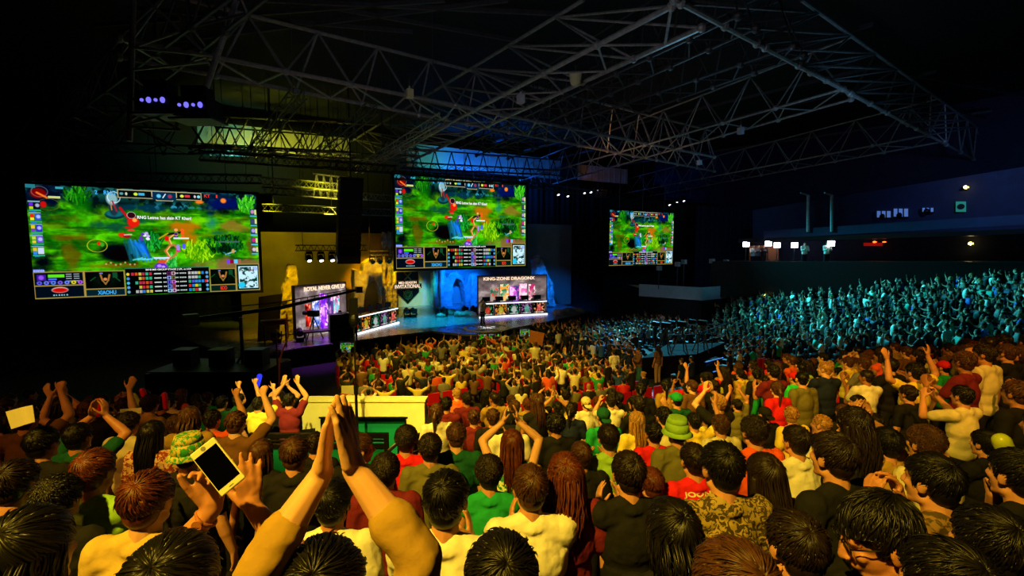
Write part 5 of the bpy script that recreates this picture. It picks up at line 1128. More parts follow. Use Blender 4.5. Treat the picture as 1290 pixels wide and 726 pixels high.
# ------------------------------------------------------------------ cream entrance wall, green boards, railings
Yw = 10.15
def hp(X, Y, z): return cf(X, Y, z)
XL = (376-645)/590*Yw; XR = (533-645)/590*Yw; zt_ = at(450,504,Yw)[2]; zlow = .2
root = empty('entrance_wall', hp((XL+XR)/2, Yw, 0), 'cream painted entrance wall with a dark green recessed panel', 'wall'); ax_ = (Rt, V3(math.sin(A),math.cos(A),0), EZ)
q = MB(); bw_ = .42; q.box(hp((XL+XR)/2, Yw, zt_-.17), (XR-XL, .24, .34), ax=ax_); q.box(hp(XL+bw_/2, Yw, (zt_-.34)/2), (bw_, .24, zt_-.34), ax=ax_); q.box(hp(XR-bw_/2, Yw, (zt_-.34)/2), (bw_, .24, zt_-.34), ax=ax_); part('surround', q, M['ivory'], root)
q = MB(); q.box(hp((XL+XR)/2, Yw, zt_+.02), (XR-XL+.06, .3, .04), ax=ax_); part('capping', q, M['ivory'], root)
q = MB(); q.box(hp((XL+XR)/2, Yw+.08, (zt_-.34)/2), (XR-XL-2*bw_, .05, zt_-.34), ax=ax_); part('recessed_panel', q, M['teal'], root)
q = MB(); w2_ = (XR-XL)/2-bw_
q.box(hp((XL+XR)/2, Yw-.10, zt_-.36), (2*w2_+.10, .06, .035), ax=ax_); q.box(hp((XL+XR)/2-w2_, Yw-.10, zt_/2), (.035,.06,zt_-.7), ax=ax_); q.box(hp((XL+XR)/2+w2_, Yw-.10, zt_/2), (.035,.06,zt_-.7), ax=ax_); part('panel_trim', q, M['black_paint'], root)
# near railing and green boards across the exit gap
Yr = 6.75; XL2 = (303-645)/590*Yr; XR2 = (484-645)/590*Yr
zr = at(390,549,Yr)[2]; zb_ = at(390,562,Yr)[2]; zbt = at(390,640,Yr)[2]
root = empty('guard_rail', hp((XL2+XR2)/2, Yr, zbt), 'black guard rail over green boards behind the raised clapping hands', 'railing'); q = MB()
q.box(hp((XL2+XR2)/2, Yr, zr), (XR2-XL2, .07, .07), ax=ax_); q.box(hp((XL2+XR2)/2, Yr, zb_), (XR2-XL2, .05, .06), ax=ax_); q.box(hp((XL2+XR2)/2, Yr, (zr+zb_)/2+.0), (XR2-XL2, .03, .025), ax=ax_)
part('rail', q, M['black_paint'], root); q = MB()
for k in range(4): X_ = XL2+.03+(XR2-XL2-.06)*k/3; q.box(hp(X_, Yr, (zr+zbt-.6)/2), (.06,.06,zr-zbt+.6), ax=ax_)
part('rail_post', q, M['black_paint'], root)
for k in range(3):
    X_ = XL2+(XR2-XL2)*(k+.5)/3; q = MB(); q.box(hp(X_, Yr+.02, (zb_+zbt)/2-.05), ((XR2-XL2)/3-.09, .04, zb_-zbt), ax=ax_); part('green_board', q, M['teal'], root)
root = empty('handrail', at(500,580,6.5)*V3(1,1,0)+V3(0,0,at(500,600,6.5)[2]), 'curved black stair handrail right of the guard rail, running down to the floor', 'railing'); q = MB()
pts_ = [at(486,600,6.6), at(486,585,6.6), at(490,568,6.6), at(503,556,6.7), at(527,549,7.2), at(560,536,8.2), at(590,524,9.2), at(622,511,10.3)]
q.tube(pts_, .030, 8); pts2 = [at(488,598,6.6), at(503,578,6.7), at(527,568,7.2), at(560,552,8.2), at(590,538,9.2), at(620,523,10.3)]; q.tube(pts2, .020, 6); part('rail', q, M['black_paint'], root); q = MB()
for i in (3,4,5,6,7): p_ = pts_[i]; q.cyl(p_, p_-V3(0,0,.95), .022, n=6)
part('rail_post', q, M['black_paint'], root)
# tall microphone/antenna pole and cable mast
P = at(450,545,9.6); zt_ = z_at(P, 392); root = empty('pole_stand', P*V3(1,1,0), 'tall thin black pole stand rising in front of the cream wall', 'stand'); q = MB(); q.cyl(P*V3(1,1,0), (P[0],P[1],z_at(P,492)), .030); q.cyl((P[0],P[1],z_at(P,494)), (P[0],P[1],zt_), .018); q.cyl((P[0],P[1],z_at(P,496)), (P[0],P[1],z_at(P,486)), .045); part('pole', q, M['black'], root)
q = MB(); q.box((P[0],P[1],zt_+.1), (.16,.12,.34)); q.ell((P[0],P[1],z_at(P,404)), (.10,.10,.16)); part('antenna', q, M['black'], root)
for k in range(3): an = k*2.1; q = MB(); q.cyl((P[0]+math.cos(an)*.5,P[1]+math.sin(an)*.5,0), (P[0],P[1],.7), .02); part('leg', q, M['black'], root)
P = at(353,535,11.2); root = empty('pole_stand', P*V3(1,1,0), 'slim pole left of the cream wall with a pale cable looping off its tip', 'stand'); q = MB(); q.cyl(P*V3(1,1,0), (P[0],P[1],z_at(P,420)), .022); part('pole', q, M['black'], root)
for k in range(3): an = k*2.1; q = MB(); q.cyl((P[0]+math.cos(an)*.5,P[1]+math.sin(an)*.5,0), (P[0],P[1],.7), .02); part('leg', q, M['black'], root)
q = MB(); q.tube([at(352,522,11.2), at(352,480,11.2), at(352,456,11.2), at(356,442,11.2), at(363,424,11.2), at(362,408,11.2), at(361,396,11.2)], .022, 6); part('cable', q, M['card'], root)

# ------------------------------------------------------------------ red chairs on the floor
def chair_mesh():
    q = MB(); q.box((0,.0,.44), (.44,.44,.05)); q.box((0,-.21,.66), (.44,.05,.40)); q.box((0,-.22,.47), (.40,.04,.06))
    for sx in (-1,1):
        q.cyl((sx*.19,.18,0), (sx*.19,.18,.44), .014, n=5); q.cyl((sx*.19,-.2,0), (sx*.19,-.2,.60), .014, n=5)
    return q.mesh('red_chair')
CH = chair_mesh(); CH = ev_mesh(CH, [('BEVEL', dict(width=.012, segments=2))], 'red_chair'); CH.materials.clear(); CH.materials.append(M['red_seat'])
# ------------------------------------------------------------------ people: the ones nearest the camera, one by one
PR = {'leaf': mat_pattern('leaf_print', '3a2c12', 'a08a48', 34), 'camo': mat_pattern('blotchy_brown_print', '4a3a22', '8a6a3c', 16), 'greenprint': mat_pattern('green_floral_print', '12804a', 'd8e8b0', 20), 'plaid': mat_pattern('plaid_red', '7a2418', 'c8a080', 26), 'hat': mat_pattern('mottled_hat', '1f8a3a', 'b8a850', 26), 'dots': mat_pattern('dotted_dark', '141416', 'b09a6a', 60)}
BES = []      # (px, py, w) of placed heads
def place(px, py, w):
    best = None; Y0 = 112.0/w
    for Y in np.linspace(Y0*.84, Y0*1.22, 60):
        p = at(px, py, Y); X, _ = to_cf(p); fz = terr_z(X, Y-.03); s = (p[2]-fz)/1.60
        fr = drop_t(X, Y-.03)/STEP; fr -= math.floor(fr)
        c = abs(s-1)*1.3+abs(Y/Y0-1)*.7+(.05 if fr < .12 or fr > .88 else 0)
        if best is None or c < best[0]: best = (c, Y, p, fz, s)
    c, Y, p, fz, s = best; s = min(1.16, max(.86, s)); BES.append((px, py, 112.0/Y, Y)); return np.array([p[0], p[1], p[2]-1.60*s]), s, Y
def NP(px, py, w, label, pose='down', hair='short', female=False, sleeve='short', shirt='black', hairc='black', skin=0, jit=0.0, hy=0, hp=0, pr=None, hat=None, seed=None, near=None, bulk=1.0, group=None):
    P, s, Y = place(px, py, w); near = w >= 25 if near is None else near
    ms = pm(pose=pose, hair=hair, near=near, female=female, sleeve=sleeve, hy=hy, hp=hp, seed=(seed if seed is not None else int(px) % 5), bulk=bulk)
    if hat: ms = dict(ms, hair=pm(pose=pose, hair='buzz', near=near, female=female, sleeve=sleeve, hy=hy, hp=hp, seed=1, bulk=bulk)['hair'] if hair in ('short','curly') else ms['hair'])
    hx = HC*s; yaw = facing(P, jit); off = V3(-math.sin(yaw)*hx[1], math.cos(yaw)*hx[1], 0)
    return make_person(ms, P-off, s, yaw, hairc, shirt, skin, label, group, print_mat=PR.get(pr), hat=hat, hy=hy, hp=hp), P-off, s, yaw
def to_local(p, P, s, yaw):
    d = (np.asarray(p)-P)/s; c, q = math.cos(-yaw), math.sin(-yaw); return V3(d[0]*c-d[1]*q, d[0]*q+d[1]*c, d[2])
def dir_local(d, yaw): c, q = math.cos(-yaw), math.sin(-yaw); return V3(d[0]*c-d[1]*q, d[0]*q+d[1]*c, d[2])
def special(px, py, w, label, armspec, **k):
    """armspec: side -> (elbow px,py,Y),(wrist px,py,Y), dir (screen right, screen up, away), palm normal likewise, hand options"""
    P, s, Y = place(px, py, w); yaw = facing(P, k.get('jit', 0)); off = V3(-math.sin(yaw)*.035*s, math.cos(yaw)*.035*s, 0); P = P-off
    Fh = V3(math.sin(A), math.cos(A), 0); sv = lambda v: Rt*v[0]+EZ*v[1]+Fh*v[2]
    arms = {}
    for side, (e, w_, d, n, hk) in armspec.items():
        arms[side] = (to_local(at(*e), P, s, yaw), to_local(at(*w_), P, s, yaw), dir_local(sv(d), yaw), dir_local(sv(n), yaw), hk)
    ms = set_mats(person_meshes(pose='down', hair=k.get('hair','short'), near=True, female=k.get('female', False), sleeve=k.get('sleeve','short'), arms=arms, voxel=k.get('voxel', .0055), seed=k.get('seed', 1), hy=k.get('hy',0), hp=k.get('hp',0)))
    b = make_person(ms, P, s, yaw, k.get('hairc','black'), k.get('shirt','black'), k.get('skin', 0), label, print_mat=PR.get(k.get('pr')), hat=k.get('hat'), hy=k.get('hy',0), hp=k.get('hp',0)); return b, P, s, yaw
# nearest row
special(408, 752, 112, 'person in a mustard long-sleeved top clapping high overhead, closest to the camera',
    {'L': ((322,728,.94),(406,596,1.05),(.16,1,.05),(1,.0,.15), dict(curl=.05, spread=.12, tcurl=.03, tout=.14, tn=.0)),
     'R': ((530,706,.98),(446,592,1.03),(-.13,1,.0),(-1,.0,.1), dict(curl=(.06,.03,.03,.05), spread=.08, tcurl=.03, tout=.12, tn=.0))}, sleeve='cuffed', shirt='mustard', hair='short', skin=2, voxel=.0045, seed=2)
special(220, 745, 112, 'long-haired person raising a white phone and an open palm, beige top, bottom left',
    {'L': ((190,735,1.15),(268,641,1.21),(.0,1,.02),(.30,.25,-.92), dict(curl=(.50,.62,.72,.8), spread=.12, tcurl=.15, tout=.42, tn=.1)),
     'R': ((372,700,1.22),(318,640,1.30),(-.08,1,.0),(-.45,.0,.9), dict(curl=(.10,.10,.12,.14), spread=.10, tcurl=.3, tout=.55))}, sleeve='short', shirt='cream', hair='long', female=True, skin=1, voxel=.005, seed=3)
NP(632, 735, 97, 'black-haired head cut by the bottom edge right of the yellow striped shirt', hair='short', shirt='black', seed=4, pose='down')
NP(562, 632, 60, 'black-haired man in a pale top just right of the raised right mustard sleeve', shirt='white', pose='clap', seed=1, jit=-.1)
NP(846, 672, 62, 'person with long straight glossy black hair, front of the leaf-print shirt', hair='bob', female=True, shirt='black', seed=2)
NP(925, 755, 112, 'tousled dark brown head cut by the bottom edge, right of the straight black bob', hair='short', hairc='brown', shirt='black', seed=3)
NP(1000, 690, 74, 'dark-haired head at the bottom in front of the black-shirted back', hair='short', hairc='dark', shirt='black', seed=1)
special(1105, 678, 80, 'person in glasses with face turned left and tilted down, black hair, near the bottom right',
    {'L': ((1072,690,1.72),(1093,632,1.84),(.30,1,.05),(.85,.1,.2), dict(curl=(.35,.45,.5,.55), spread=.14, tcurl=.35, tout=.6)),
     'R': ((1160,690,1.68),(1135,632,1.82),(-.35,1,.05),(-.85,.1,.1), dict(curl=(.35,.4,.45,.5), spread=.12, tcurl=.35, tout=.6))}, hair='short', shirt='black', hy=1.0, hp=-.35, skin=1, seed=2, jit=.25)
NP(1190, 745, 100, 'person in a bright red top at the bottom right edge, mostly below the frame', hair='short', shirt='red', seed=4, pose='down')
NP(1172, 608, 56, 'boy with short dark hair and a blotchy brown patterned T-shirt, left ear showing', hair='short', pr='camo', pose='clap', seed=0, jit=.25)
NP(1048, 577, 46, 'person with wavy black hair in plain black, right of the pale yellow T-shirt', hair='short', shirt='black', hairc='dark', pose='down', seed=3, jit=.2)
NP(1002, 557, 33, 'person in a pale yellow T-shirt with dark hair swept to one side', hair='short', hairc='dark', shirt='white', seed=2)
NP(1164, 560, 37, 'brown tousled head with a beige shirt, behind the patterned T-shirt boy', hair='curly', hairc='brown', shirt='cream', seed=1)
NP(1074, 536, 36, 'person with a wide mass of long dark curls, behind the wavy-haired black T-shirt', hair='longcurly', female=True, hairc='dark', seed=2)
NP(908, 591, 50, 'black-haired man in a gold leaf-print shirt with a visible crown', hair='short', pr='leaf', pose='down', seed=0)
NP(873, 581, 33, 'person in a red jersey lettered JOON', hair='short', shirt='red', hairc='dark', seed=1)
NP(962, 600, 44, 'woman with long straight glossy brown hair falling right, beside the leaf-print shirt', hair='long', female=True, hairc='dark', shirt='red', seed=4, skin=2)
NP(791, 598, 44, 'person with wavy dark hair in a plain black T-shirt, centre right', hair='short', hairc='dark', shirt='black', pose='clap', seed=3, skin=0)
NP(712, 600, 42, 'woman with long curly auburn hair and maroon top', hair='longcurly', female=True, hairc='auburn', shirt='maroon', seed=1)
NP(668, 617, 44, 'man in a large plain yellow T-shirt, brown hair, front centre', hair='short', hairc='brown', shirt='white', pose='clap', seed=2, bulk=1.12)
NP(616, 597, 33, 'person in a green tank top with short curly dark hair', hair='curly', hairc='dark', shirt='green', sleeve='none', seed=3)
NP(575, 550, 27, 'short-cropped man in a dark green shirt with a neck cord', hair='buzz', hairc='brown', shirt='darkgreen', skin=2, seed=1)
NP(512, 555, 28, 'curly-haired person in a red jersey with cream collar', hair='curly', hairc='dark', shirt='red', seed=1)
NP(542, 566, 31, 'curly-haired person in an olive shirt beside the red jersey', hair='curly', hairc='dark', shirt='olive', seed=4)
NP(645, 560, 27, 'long-haired woman clapping overhead in a green print dress', hair='long', female=True, hairc='auburn', pr='greenprint', sleeve='none', pose='claphi', seed=2, skin=2, jit=-.05)
NP(641, 533, 20, 'person in a black cap between the arms of the clapping long-haired woman', hat=('capback','black'), shirt='white', seed=1)
NP(766, 553, 27, 'person in a light green shirt with arms folded, short dark hair', hair='short', shirt='lime', hairc='dark', pose='clap', seed=0)
NP(700, 536, 22, 'person with a round black afro and black T-shirt', hair='afro', shirt='black', seed=2)
# left side
NP(121, 595, 45, 'person in a rumpled green collared shirt with short reddish dark hair', hair='short', hairc='auburn', shirt='lime', pose='clap', seed=1, skin=1)
NP(188, 632, 55, 'reddish-brown haired man in a mustard yellow T-shirt, bottom left', hair='short', hairc='auburn', shirt='c0a458', seed=2, skin=2, bulk=1.05)
NP(239, 572, 34, 'person wearing a crumpled green and red bucket hat, beside the phone', hair='short', hat=('bucket',PR['hat']), shirt='black', seed=1, near=True)
NP(193, 548, 27, 'person with smooth long dark hair left of the green and red hat', hair='long', female=True, shirt='maroon', pr='plaid', seed=3)
NP(163, 535, 23, 'dark curly head left of the plaid shirt', hair='curly', hairc='dark', shirt='cream', seed=1)
NP(268, 530, 21, 'person in an orange-red T-shirt leaning forward, behind the bucket hat', hair='short', shirt='orange', bulk=1.15, pose='fist', seed=1)
NP(330, 572, 27, 'woman with long fair-brown hair and bare shoulder, right of the open palm', hair='long', female=True, hairc='brown', sleeve='none', shirt='black', seed=1)
NP(372, 573, 33, 'person with tousled brown hair, left of the high clapping hands', hair='short', hairc='brown', shirt='black', seed=4)
NP(420, 636, 46, 'black-haired person with both ears showing, framed between the raised mustard arms', hair='short', shirt='white', seed=0, skin=1)
NP(455, 566, 27, 'boy seen in profile facing right, just right of the high clapping hands', hair='short', hairc='brown', hy=-1.15, shirt='black', seed=2, skin=2)
NP(486, 595, 32, 'dark curly head partly behind the right mustard sleeve', hair='curly', hairc='dark', shirt='maroon', seed=3)
NP(398, 560, 24, 'dark brown head right behind the tousled brown one, by the guard rail', hair='short', hairc='dark', shirt='black', seed=1)
NP(55, 560, 34, 'dark-haired person in a black shirt holding up a cream sheet, far left', hair='short', shirt='black', seed=2, pose='down')
NP(100, 552, 30, 'person in a dark green top clapping at head height, left', hair='short', shirt='darkgreen', pose='claphi', seed=1, skin=1)
NP(40, 700, 95, 'large dark head in the bottom left corner', hair='bob', shirt='black', seed=2)
NP(22, 610, 50, 'dark head at the left edge above the bottom corner', hair='short', shirt='black', hairc='dark', seed=3)
NP(75, 630, 44, 'shadowed dark head between the left edge and the green shirt', hair='curly', shirt='black', seed=3)
# middle distance, named one by one
for a in (
 (760,526,19,'person in a dark green cap right of the afro',dict(hat=('capback','darkgreen'),shirt='green')),
 (802,532,21,'fair-haired woman in a bright yellow top',dict(hair='long',female=True,hairc='fair',shirt='yellow')),
 (738,509,13,'person in a yellow-white hood left of the dark green cap',dict(hair='short',hat=('capback','cream'),shirt='white')),
 (702,515,13,'person clapping overhead, behind the afro',dict(pose='claphi',shirt='yellow')),
 (852,545,25,'person wearing a lime green bucket hat with a red streak',dict(hair='short',hat=('bucket','lime'),shirt='olive',near=True)),
 (852,505,14,'person in a wide bright green cap',dict(hat=('cap','green'),shirt='darkgreen')),
 (823,547,22,'dark-haired person in a red top below the lime bucket hat',dict(hair='short',shirt='red')),
 (836,526,18,'dark-haired head left above the lime bucket hat',dict(hair='short',shirt='cream')),
 (874,532,19,'person in a striped yellow top throwing one arm up to the right',dict(pose='cheer',shirt='yellow',hair='short')),
 (907,537,22,'curly brown-haired person in a beige shirt right of the striped yellow top',dict(hair='curly',hairc='brown',shirt='cream')),
 (889,528,15,'dark-haired head between the beige shirt and the striped yellow top',dict(shirt='yellow')),
 (928,511,13,'person in an olive T-shirt with both hands up',dict(pose='up',shirt='olive')),
 (949,545,28,'curly dark-haired person in an orange-red shirt',dict(hair='curly',shirt='orange',hairc='dark')),
 (963,523,17,'person in a black cap above the orange-red shirt',dict(hat=('capback','black'),shirt='black')),
 (997,524,20,'fair-haired person turned right, ear showing, behind the pale yellow T-shirt',dict(hairc='fair',shirt='yellow',hy=-.7)),
 (1034,536,20,'person with a cropped fair head behind the dark curls',dict(hair='buzz',hairc='fair',shirt='white',hy=.4)),
 (1061,520,16,'person with a bun above the dark curls',dict(hair='bun',hairc='brown',shirt='black')),
 (1048,501,12,'bald-headed person catching the light',dict(hair='buzz',hairc='c89a60',shirt='black')),
 (1079,508,15,'person in a lime shirt, head turned left',dict(shirt='lime',hy=.8)),
 (1098,533,22,'dark-haired person in a lime T-shirt with a hand at the mouth',dict(pose='chin',shirt='lime',hy=.5)),
 (1000,477,12,'person in a neon green T-shirt with a red headband',dict(shirt='33e06a',hat=('cap','red'))),
 (1056,470,11,'person in a red shirt leaning left under a patterned scarf',dict(shirt='red',hair='curly')),
 (1143,497,20,'dark head below a big yellow T-shirt',dict(shirt='black',hairc='dark')),
 (1151,470,19,'person in a big plain yellow T-shirt with arms lifted',dict(shirt='yellow',pose='cheer',bulk=1.3)),
 (1188,464,14,'person in a tall red hat with a green scarf',dict(hat=('cap','red'),shirt='green')),
 (1211,500,23,'dark-haired person with a beige fringed vest over the shoulder',dict(shirt='cream',pose='phone')),
 (1279,497,23,'reddish lit head at the right edge',dict(shirt='black',skin=1,hairc='brown')),
 (1240,560,30,'dark-haired person in black at the right, below the fringed vest',dict(shirt='black',pose='clap',near=True)),
 (1278,600,46,'dark figure at the right edge with a hand raised to the cheek',dict(shirt='black',pose='chin')),
 (1245,690,70,'very dark head at the bottom right corner',dict(shirt='black')),
 (1115,560,30,'dark-haired person behind the loosely clapping hands',dict(shirt='mustard',pose='claphi',near=True)),
 (732,575,30,'dark brown head behind the auburn curls',dict(shirt='black',hairc='brown')),
 (597,527,17,'person with a top knot in front of the floor seats',dict(hair='bun',hairc='brown',shirt='maroon')),
 (621,527,18,'person in a black T-shirt with a round green emblem on the back',dict(shirt='black',hairc='brown')),
 (820,610,32,'reddish-brown head between the wavy black T-shirt and the red jersey',dict(shirt='black',hairc='auburn')),
 (301,505,15,'person at the left throwing a fist up, first of the raised arms',dict(pose='fist',shirt='black')),
 (326,510,15,'person at the left pointing up with one arm',dict(pose='point',shirt='yellow')),
 (280,508,15,'person with a straight raised fist left of the pointing arms',dict(pose='fist',shirt='darkgreen')),
 (352,500,14,'person clapping overhead left of the cream wall',dict(pose='claphi',shirt='black')),
 (365,505,15,'person with both hands up just left of the cream wall',dict(pose='up',shirt='maroon')),
):
    NP(a[0], a[1], a[2], a[3], **a[4])
N_BES = N_PEOPLE
# jersey lettering and the round emblem on a back
def on_back(px, py, w_, fn):
    pass
def drop_on(t, j):                        # lay a print on the back of the shirt
    from mathutils.bvhtree import BVHTree
    sm = [c for c in j.children if c.name.startswith('shirt')][0].data
    bv = BVHTree.FromPolygons([v.co for v in sm.vertices], [tuple(p.vertices) for p in sm.polygons])
    ys = [v.co.y for v in t.data.vertices]; ym = sum(ys)/len(ys); out = []
    for v in t.data.vertices:
        h = bv.ray_cast(Vector((v.co.x, -.6, v.co.z)), Vector((0,1,0))); out.append((h[0].y if h[0] else -.12)-.006)
    for v, y in zip(t.data.vertices, out): v.co.y = y
    for v in t.data.vertices: pass
def find(lbl): return [o for o in COL.objects if o.get('label') == lbl][0]
def back_frame(o, z, y=-.145):
    s = o.scale[0]; yaw = o.rotation_euler[2]; c, q = math.cos(yaw), math.sin(yaw); return V3(0,y,z), s
j = find('person in a red jersey lettered JOON'); t = text_obj('lettering', 'JOON', (-.02,-.140,1.408), (1,0,0), (0,.3,.95), .20, .040, M['paper'], None, ext=.004, bold=.03); t.parent = j; drop_on(t, j)
j = find('person in a black T-shirt with a round green emblem on the back'); q = MB(); 
for r0, r1, y_ in ((.075,.095,-.147),(.035,.06,-.147)):
    a_ = np.arange(24)*2*PI/24
    v = np.vstack([np.c_[np.cos(a_)*r0, np.full(24,y_), 1.22+np.sin(a_)*r0], np.c_[np.cos(a_)*r1, np.full(24,y_), 1.22+np.sin(a_)*r1], np.c_[np.cos(a_)*r1, np.full(24,y_+.03), 1.22+np.sin(a_)*r1]]); q.add(v, [(i,(i+1)%24,24+(i+1)%24,24+i) for i in range(24)]+[(24+i,24+(i+1)%24,48+(i+1)%24,48+i) for i in range(24)])
t = q.build('emblem_print', M['ivory'], None); t.parent = j; drop_on(t, j)
# glasses
j = find('person in glasses with face turned left and tilted down, black hair, near the bottom right'); q = MB()
for s_ in (-1,1):
    q.tube([(s_*.034+math.cos(a_)*.024, .094, .018+math.sin(a_)*.017) for a_ in np.linspace(0, 6.2832, 17)], .0022, 6); q.tube([(s_*.058,.094,.022),(s_*.078,.05,.022),(s_*.084,-.01,.014)], .0022, 6)
q.tube([(-.010,.095,.02),(0,.099,.024),(.010,.095,.02)], .0022, 6); q2 = MB(); merge(q2, q, rotm(1.0,-.35), HC); g = q2.build('glasses', M['black'], None, True); g.parent = j
# wrist watch and phone of the person at the lower left
ph_c = at(274.5, 588, 1.165); ux = nrm(at(295,611,1.22)-at(253,565,1.22)); root = None
Fh = V3(math.sin(A), math.cos(A), 0)
nz = nrm(-Fh*.9+EZ*.35+Rt*.15); uy = nrm(ux-nz*(ux@nz)); uxx = np.cross(uy, nz)
root = empty('mobile_phone', ph_c, 'white mobile phone with a dark screen held up at the bottom left', 'phone')
q = MB(); q.box(ph_c, (.068,.138,.0085), ax=(uxx, uy, nz)); o = part('body', q, M['ivory'], root); bv = o.modifiers.new('b','BEVEL'); bv.width = .004; bv.segments = 3
q = MB(); q.box(ph_c+nz*.0046, (.061,.102,.001), ax=(uxx, uy, nz)); part('screen', q, M['glass_black'], root)
q = MB(); q.cyl(ph_c+nz*.0042-uy*.060, ph_c+nz*.0052-uy*.060, .006, n=16); q.box(ph_c+nz*.0048+uy*.060, (.012,.002,.001), ax=(uxx, uy, nz)); part('button', q, M['steel'], root)
wp = at(259.5, 653, 1.204); wd_ = nrm(at(268,641,1.21)-at(190,735,1.15)); q = MB(); x_, y_, _ = frame_of(wd_)
q.tube([wp+(x_*math.cos(t)*.031+y_*math.sin(t)*.028)+wd_*h_ for h_ in (0,) for t in np.linspace(0, 6.2832, 21)], .0048, 6); o = q.build('wristwatch', M['card'], None, True, loc=wp); tag(o, 'metal wristwatch on the arm holding the phone', 'watch')
q = MB(); q.cyl(wp-Fh*.031, wp-Fh*.040, .014, n=16); o2 = part('watch_face', q, M['card'], o)
# sheets, placards and sticks held up
def sheet(pts, Y_, label, m='paper', name='paper_sheet', th=.004, bend=.0):
    P = [at(x, y, Y_) for x, y in pts]; q = MB(); n = 6; vs = []
    for j_ in range(n+1):
        for i in range(n+1):
            a_, b_ = i/n, j_/n; p = (P[0]*(1-a_)+P[1]*a_)*(1-b_)+(P[3]*(1-a_)+P[2]*a_)*b_; vs.append(p+Fh*bend*math.sin(a_*PI))
    vs += [p+Fh*th for p in vs]; N_ = (n+1)**2; f = [(j_*(n+1)+i, j_*(n+1)+i+1, (j_+1)*(n+1)+i+1, (j_+1)*(n+1)+i) for j_ in range(n) for i in range(n)]; f += [tuple(k+N_ for k in x)[::-1] for x in f]
    bd = [i for i in range(n+1)]+[j_*(n+1)+n for j_ in range(1, n+1)]+[n*(n+1)+i for i in range(n-1, -1, -1)]+[j_*(n+1) for j_ in range(n-1, 0, -1)]
    f += [(bd[i], bd[(i+1)%len(bd)], bd[(i+1)%len(bd)]+N_, bd[i]+N_) for i in range(len(bd))]
    q.add(vs, f); c_ = sum(P)/4; o = q.build(name, M[m], None, loc=c_); return tag(o, label, 'sheet' if m == 'paper' else 'placard')
sheet([(7,519),(41,511),(44,532),(14,541)], 3.2, 'large cream paper sheet held up at the far left', bend=.04)
sheet([(430,486),(447,486),(446,497),(430,496)], 13.8, 'small cream sheet held up just above the cream wall')
sheet([(668,416),(686,420),(683,436),(667,431)], 22, 'brown cardboard placard held up before the stage', 'card', 'placard')
sheet([(151,516),(178,514),(178,521),(152,523)], 5.4, 'narrow cream strip of paper held in the left crowd')
def stick(a, b, Y_, r_, m, label, nm='thunder_stick'):
    p, p2 = at(a[0], a[1], Y_), at(b[0], b[1], Y_); q = MB(); q.capsule(p, p2, r_, r_*.95, n=12); o = q.build(nm, m, None, True, loc=p2); return tag(o, label, 'stick')
mr_ = mat('red_inflated', (.85,.06,.05), .35); my_ = mat('lime_inflated', (.75,.8,.2), .35); mb_ = mat('blue_glow_stick', (.1,.1,.5), .4, emit=(.15,.2,1), es=1.2)
stick((179,492),(188,514), 6.2, .035, mr_, 'red inflated stick tilted left in the left crowd')
stick((207,497),(209,514), 6.2, .032, mr_, 'short red inflated stick beside the tilted red one')
stick((169,498),(176,509), 6.5, .030, my_, 'small lime inflated stick left of the red ones')
stick((125,508),(124,520), 4.6, .05, mr_, 'red cup-like stick held up above the clapping hands at the left', )
stick((327,474),(324,486), 9.5, .05, mb_, 'blue glowing stick above the left crowd')
stick((1262,556),(1276,588), 2.6, .045, my_, 'fat yellow-lime inflated stick at the right edge')
stick((909,490),(910,500), 9, .03, my_, 'thin lime stick held up among the middle right crowd')
stick((1085,268+190),(1090,470), 10, .05, mr_, 'orange-red folded banner stick in the right crowd')
p = at(820,506,9.6); q = MB(); q.box(p, (.085,.008,.16), rz=-A); o = q.build('mobile_phone', M['lamp_v'], None, loc=p); tag(o, 'bright pale phone held up behind the bright green cap', 'phone')

# ------------------------------------------------------------------ the rest of the near stand
HAIRP = [('short','black'),('short','dark'),('curly','dark'),('short','brown'),('long','dark'),('buzz','dark'),('bun','dark'),('longcurly','dark'),('bob','black'),('short','fair'),('tail','brown')]
TPL = [dict(pose=p_, hair=h_, near=False, female=f_, sleeve=s_, hy=y_, seed=i) for i, (p_, h_, f_, s_, y_) in enumerate((
 ('clap','short',False,'short',0),('down','short',False,'short',.35),('clap','curly',False,'short',-.2),('down','curly',False,'long',.2),('clap','long',True,'short',0),('down','long',True,'none',.3),('claphi','short',False,'short',0),('fist','short',False,'short',0),
 ('clap','buzz',False,'short',.5),('down','bun',True,'short',-.2),('down','longcurly',True,'short',.2),('clap','bob',True,'short',0),('cheer','short',False,'short',0),('chin','short',False,'long',.4),('down','tail',True,'short',-.4),('phone','short',False,'short',0),('down','buzz',False,'long',-.3),('up','long',True,'short',0)))]
SHW = ['black']*9+['grey','grey','white','white','yellow','mustard','olive','olive','red','maroon','green','darkgreen','navy','orange','brown','brown','cream','cream','lime','mustard','navy']
HW = ['black']*4+['dark']*6+['brown']*4+['auburn','fair']
TW = [0]*5+[1]*8+[2]*3+[3]*5+[4]*2+[5]*4+[6]+[7]+[8]*3+[9]*2+[10]*4+[11]*2+[12]+[13]+[14]*3+[15]+[16]*5
autos = []
rr = random.Random(11)
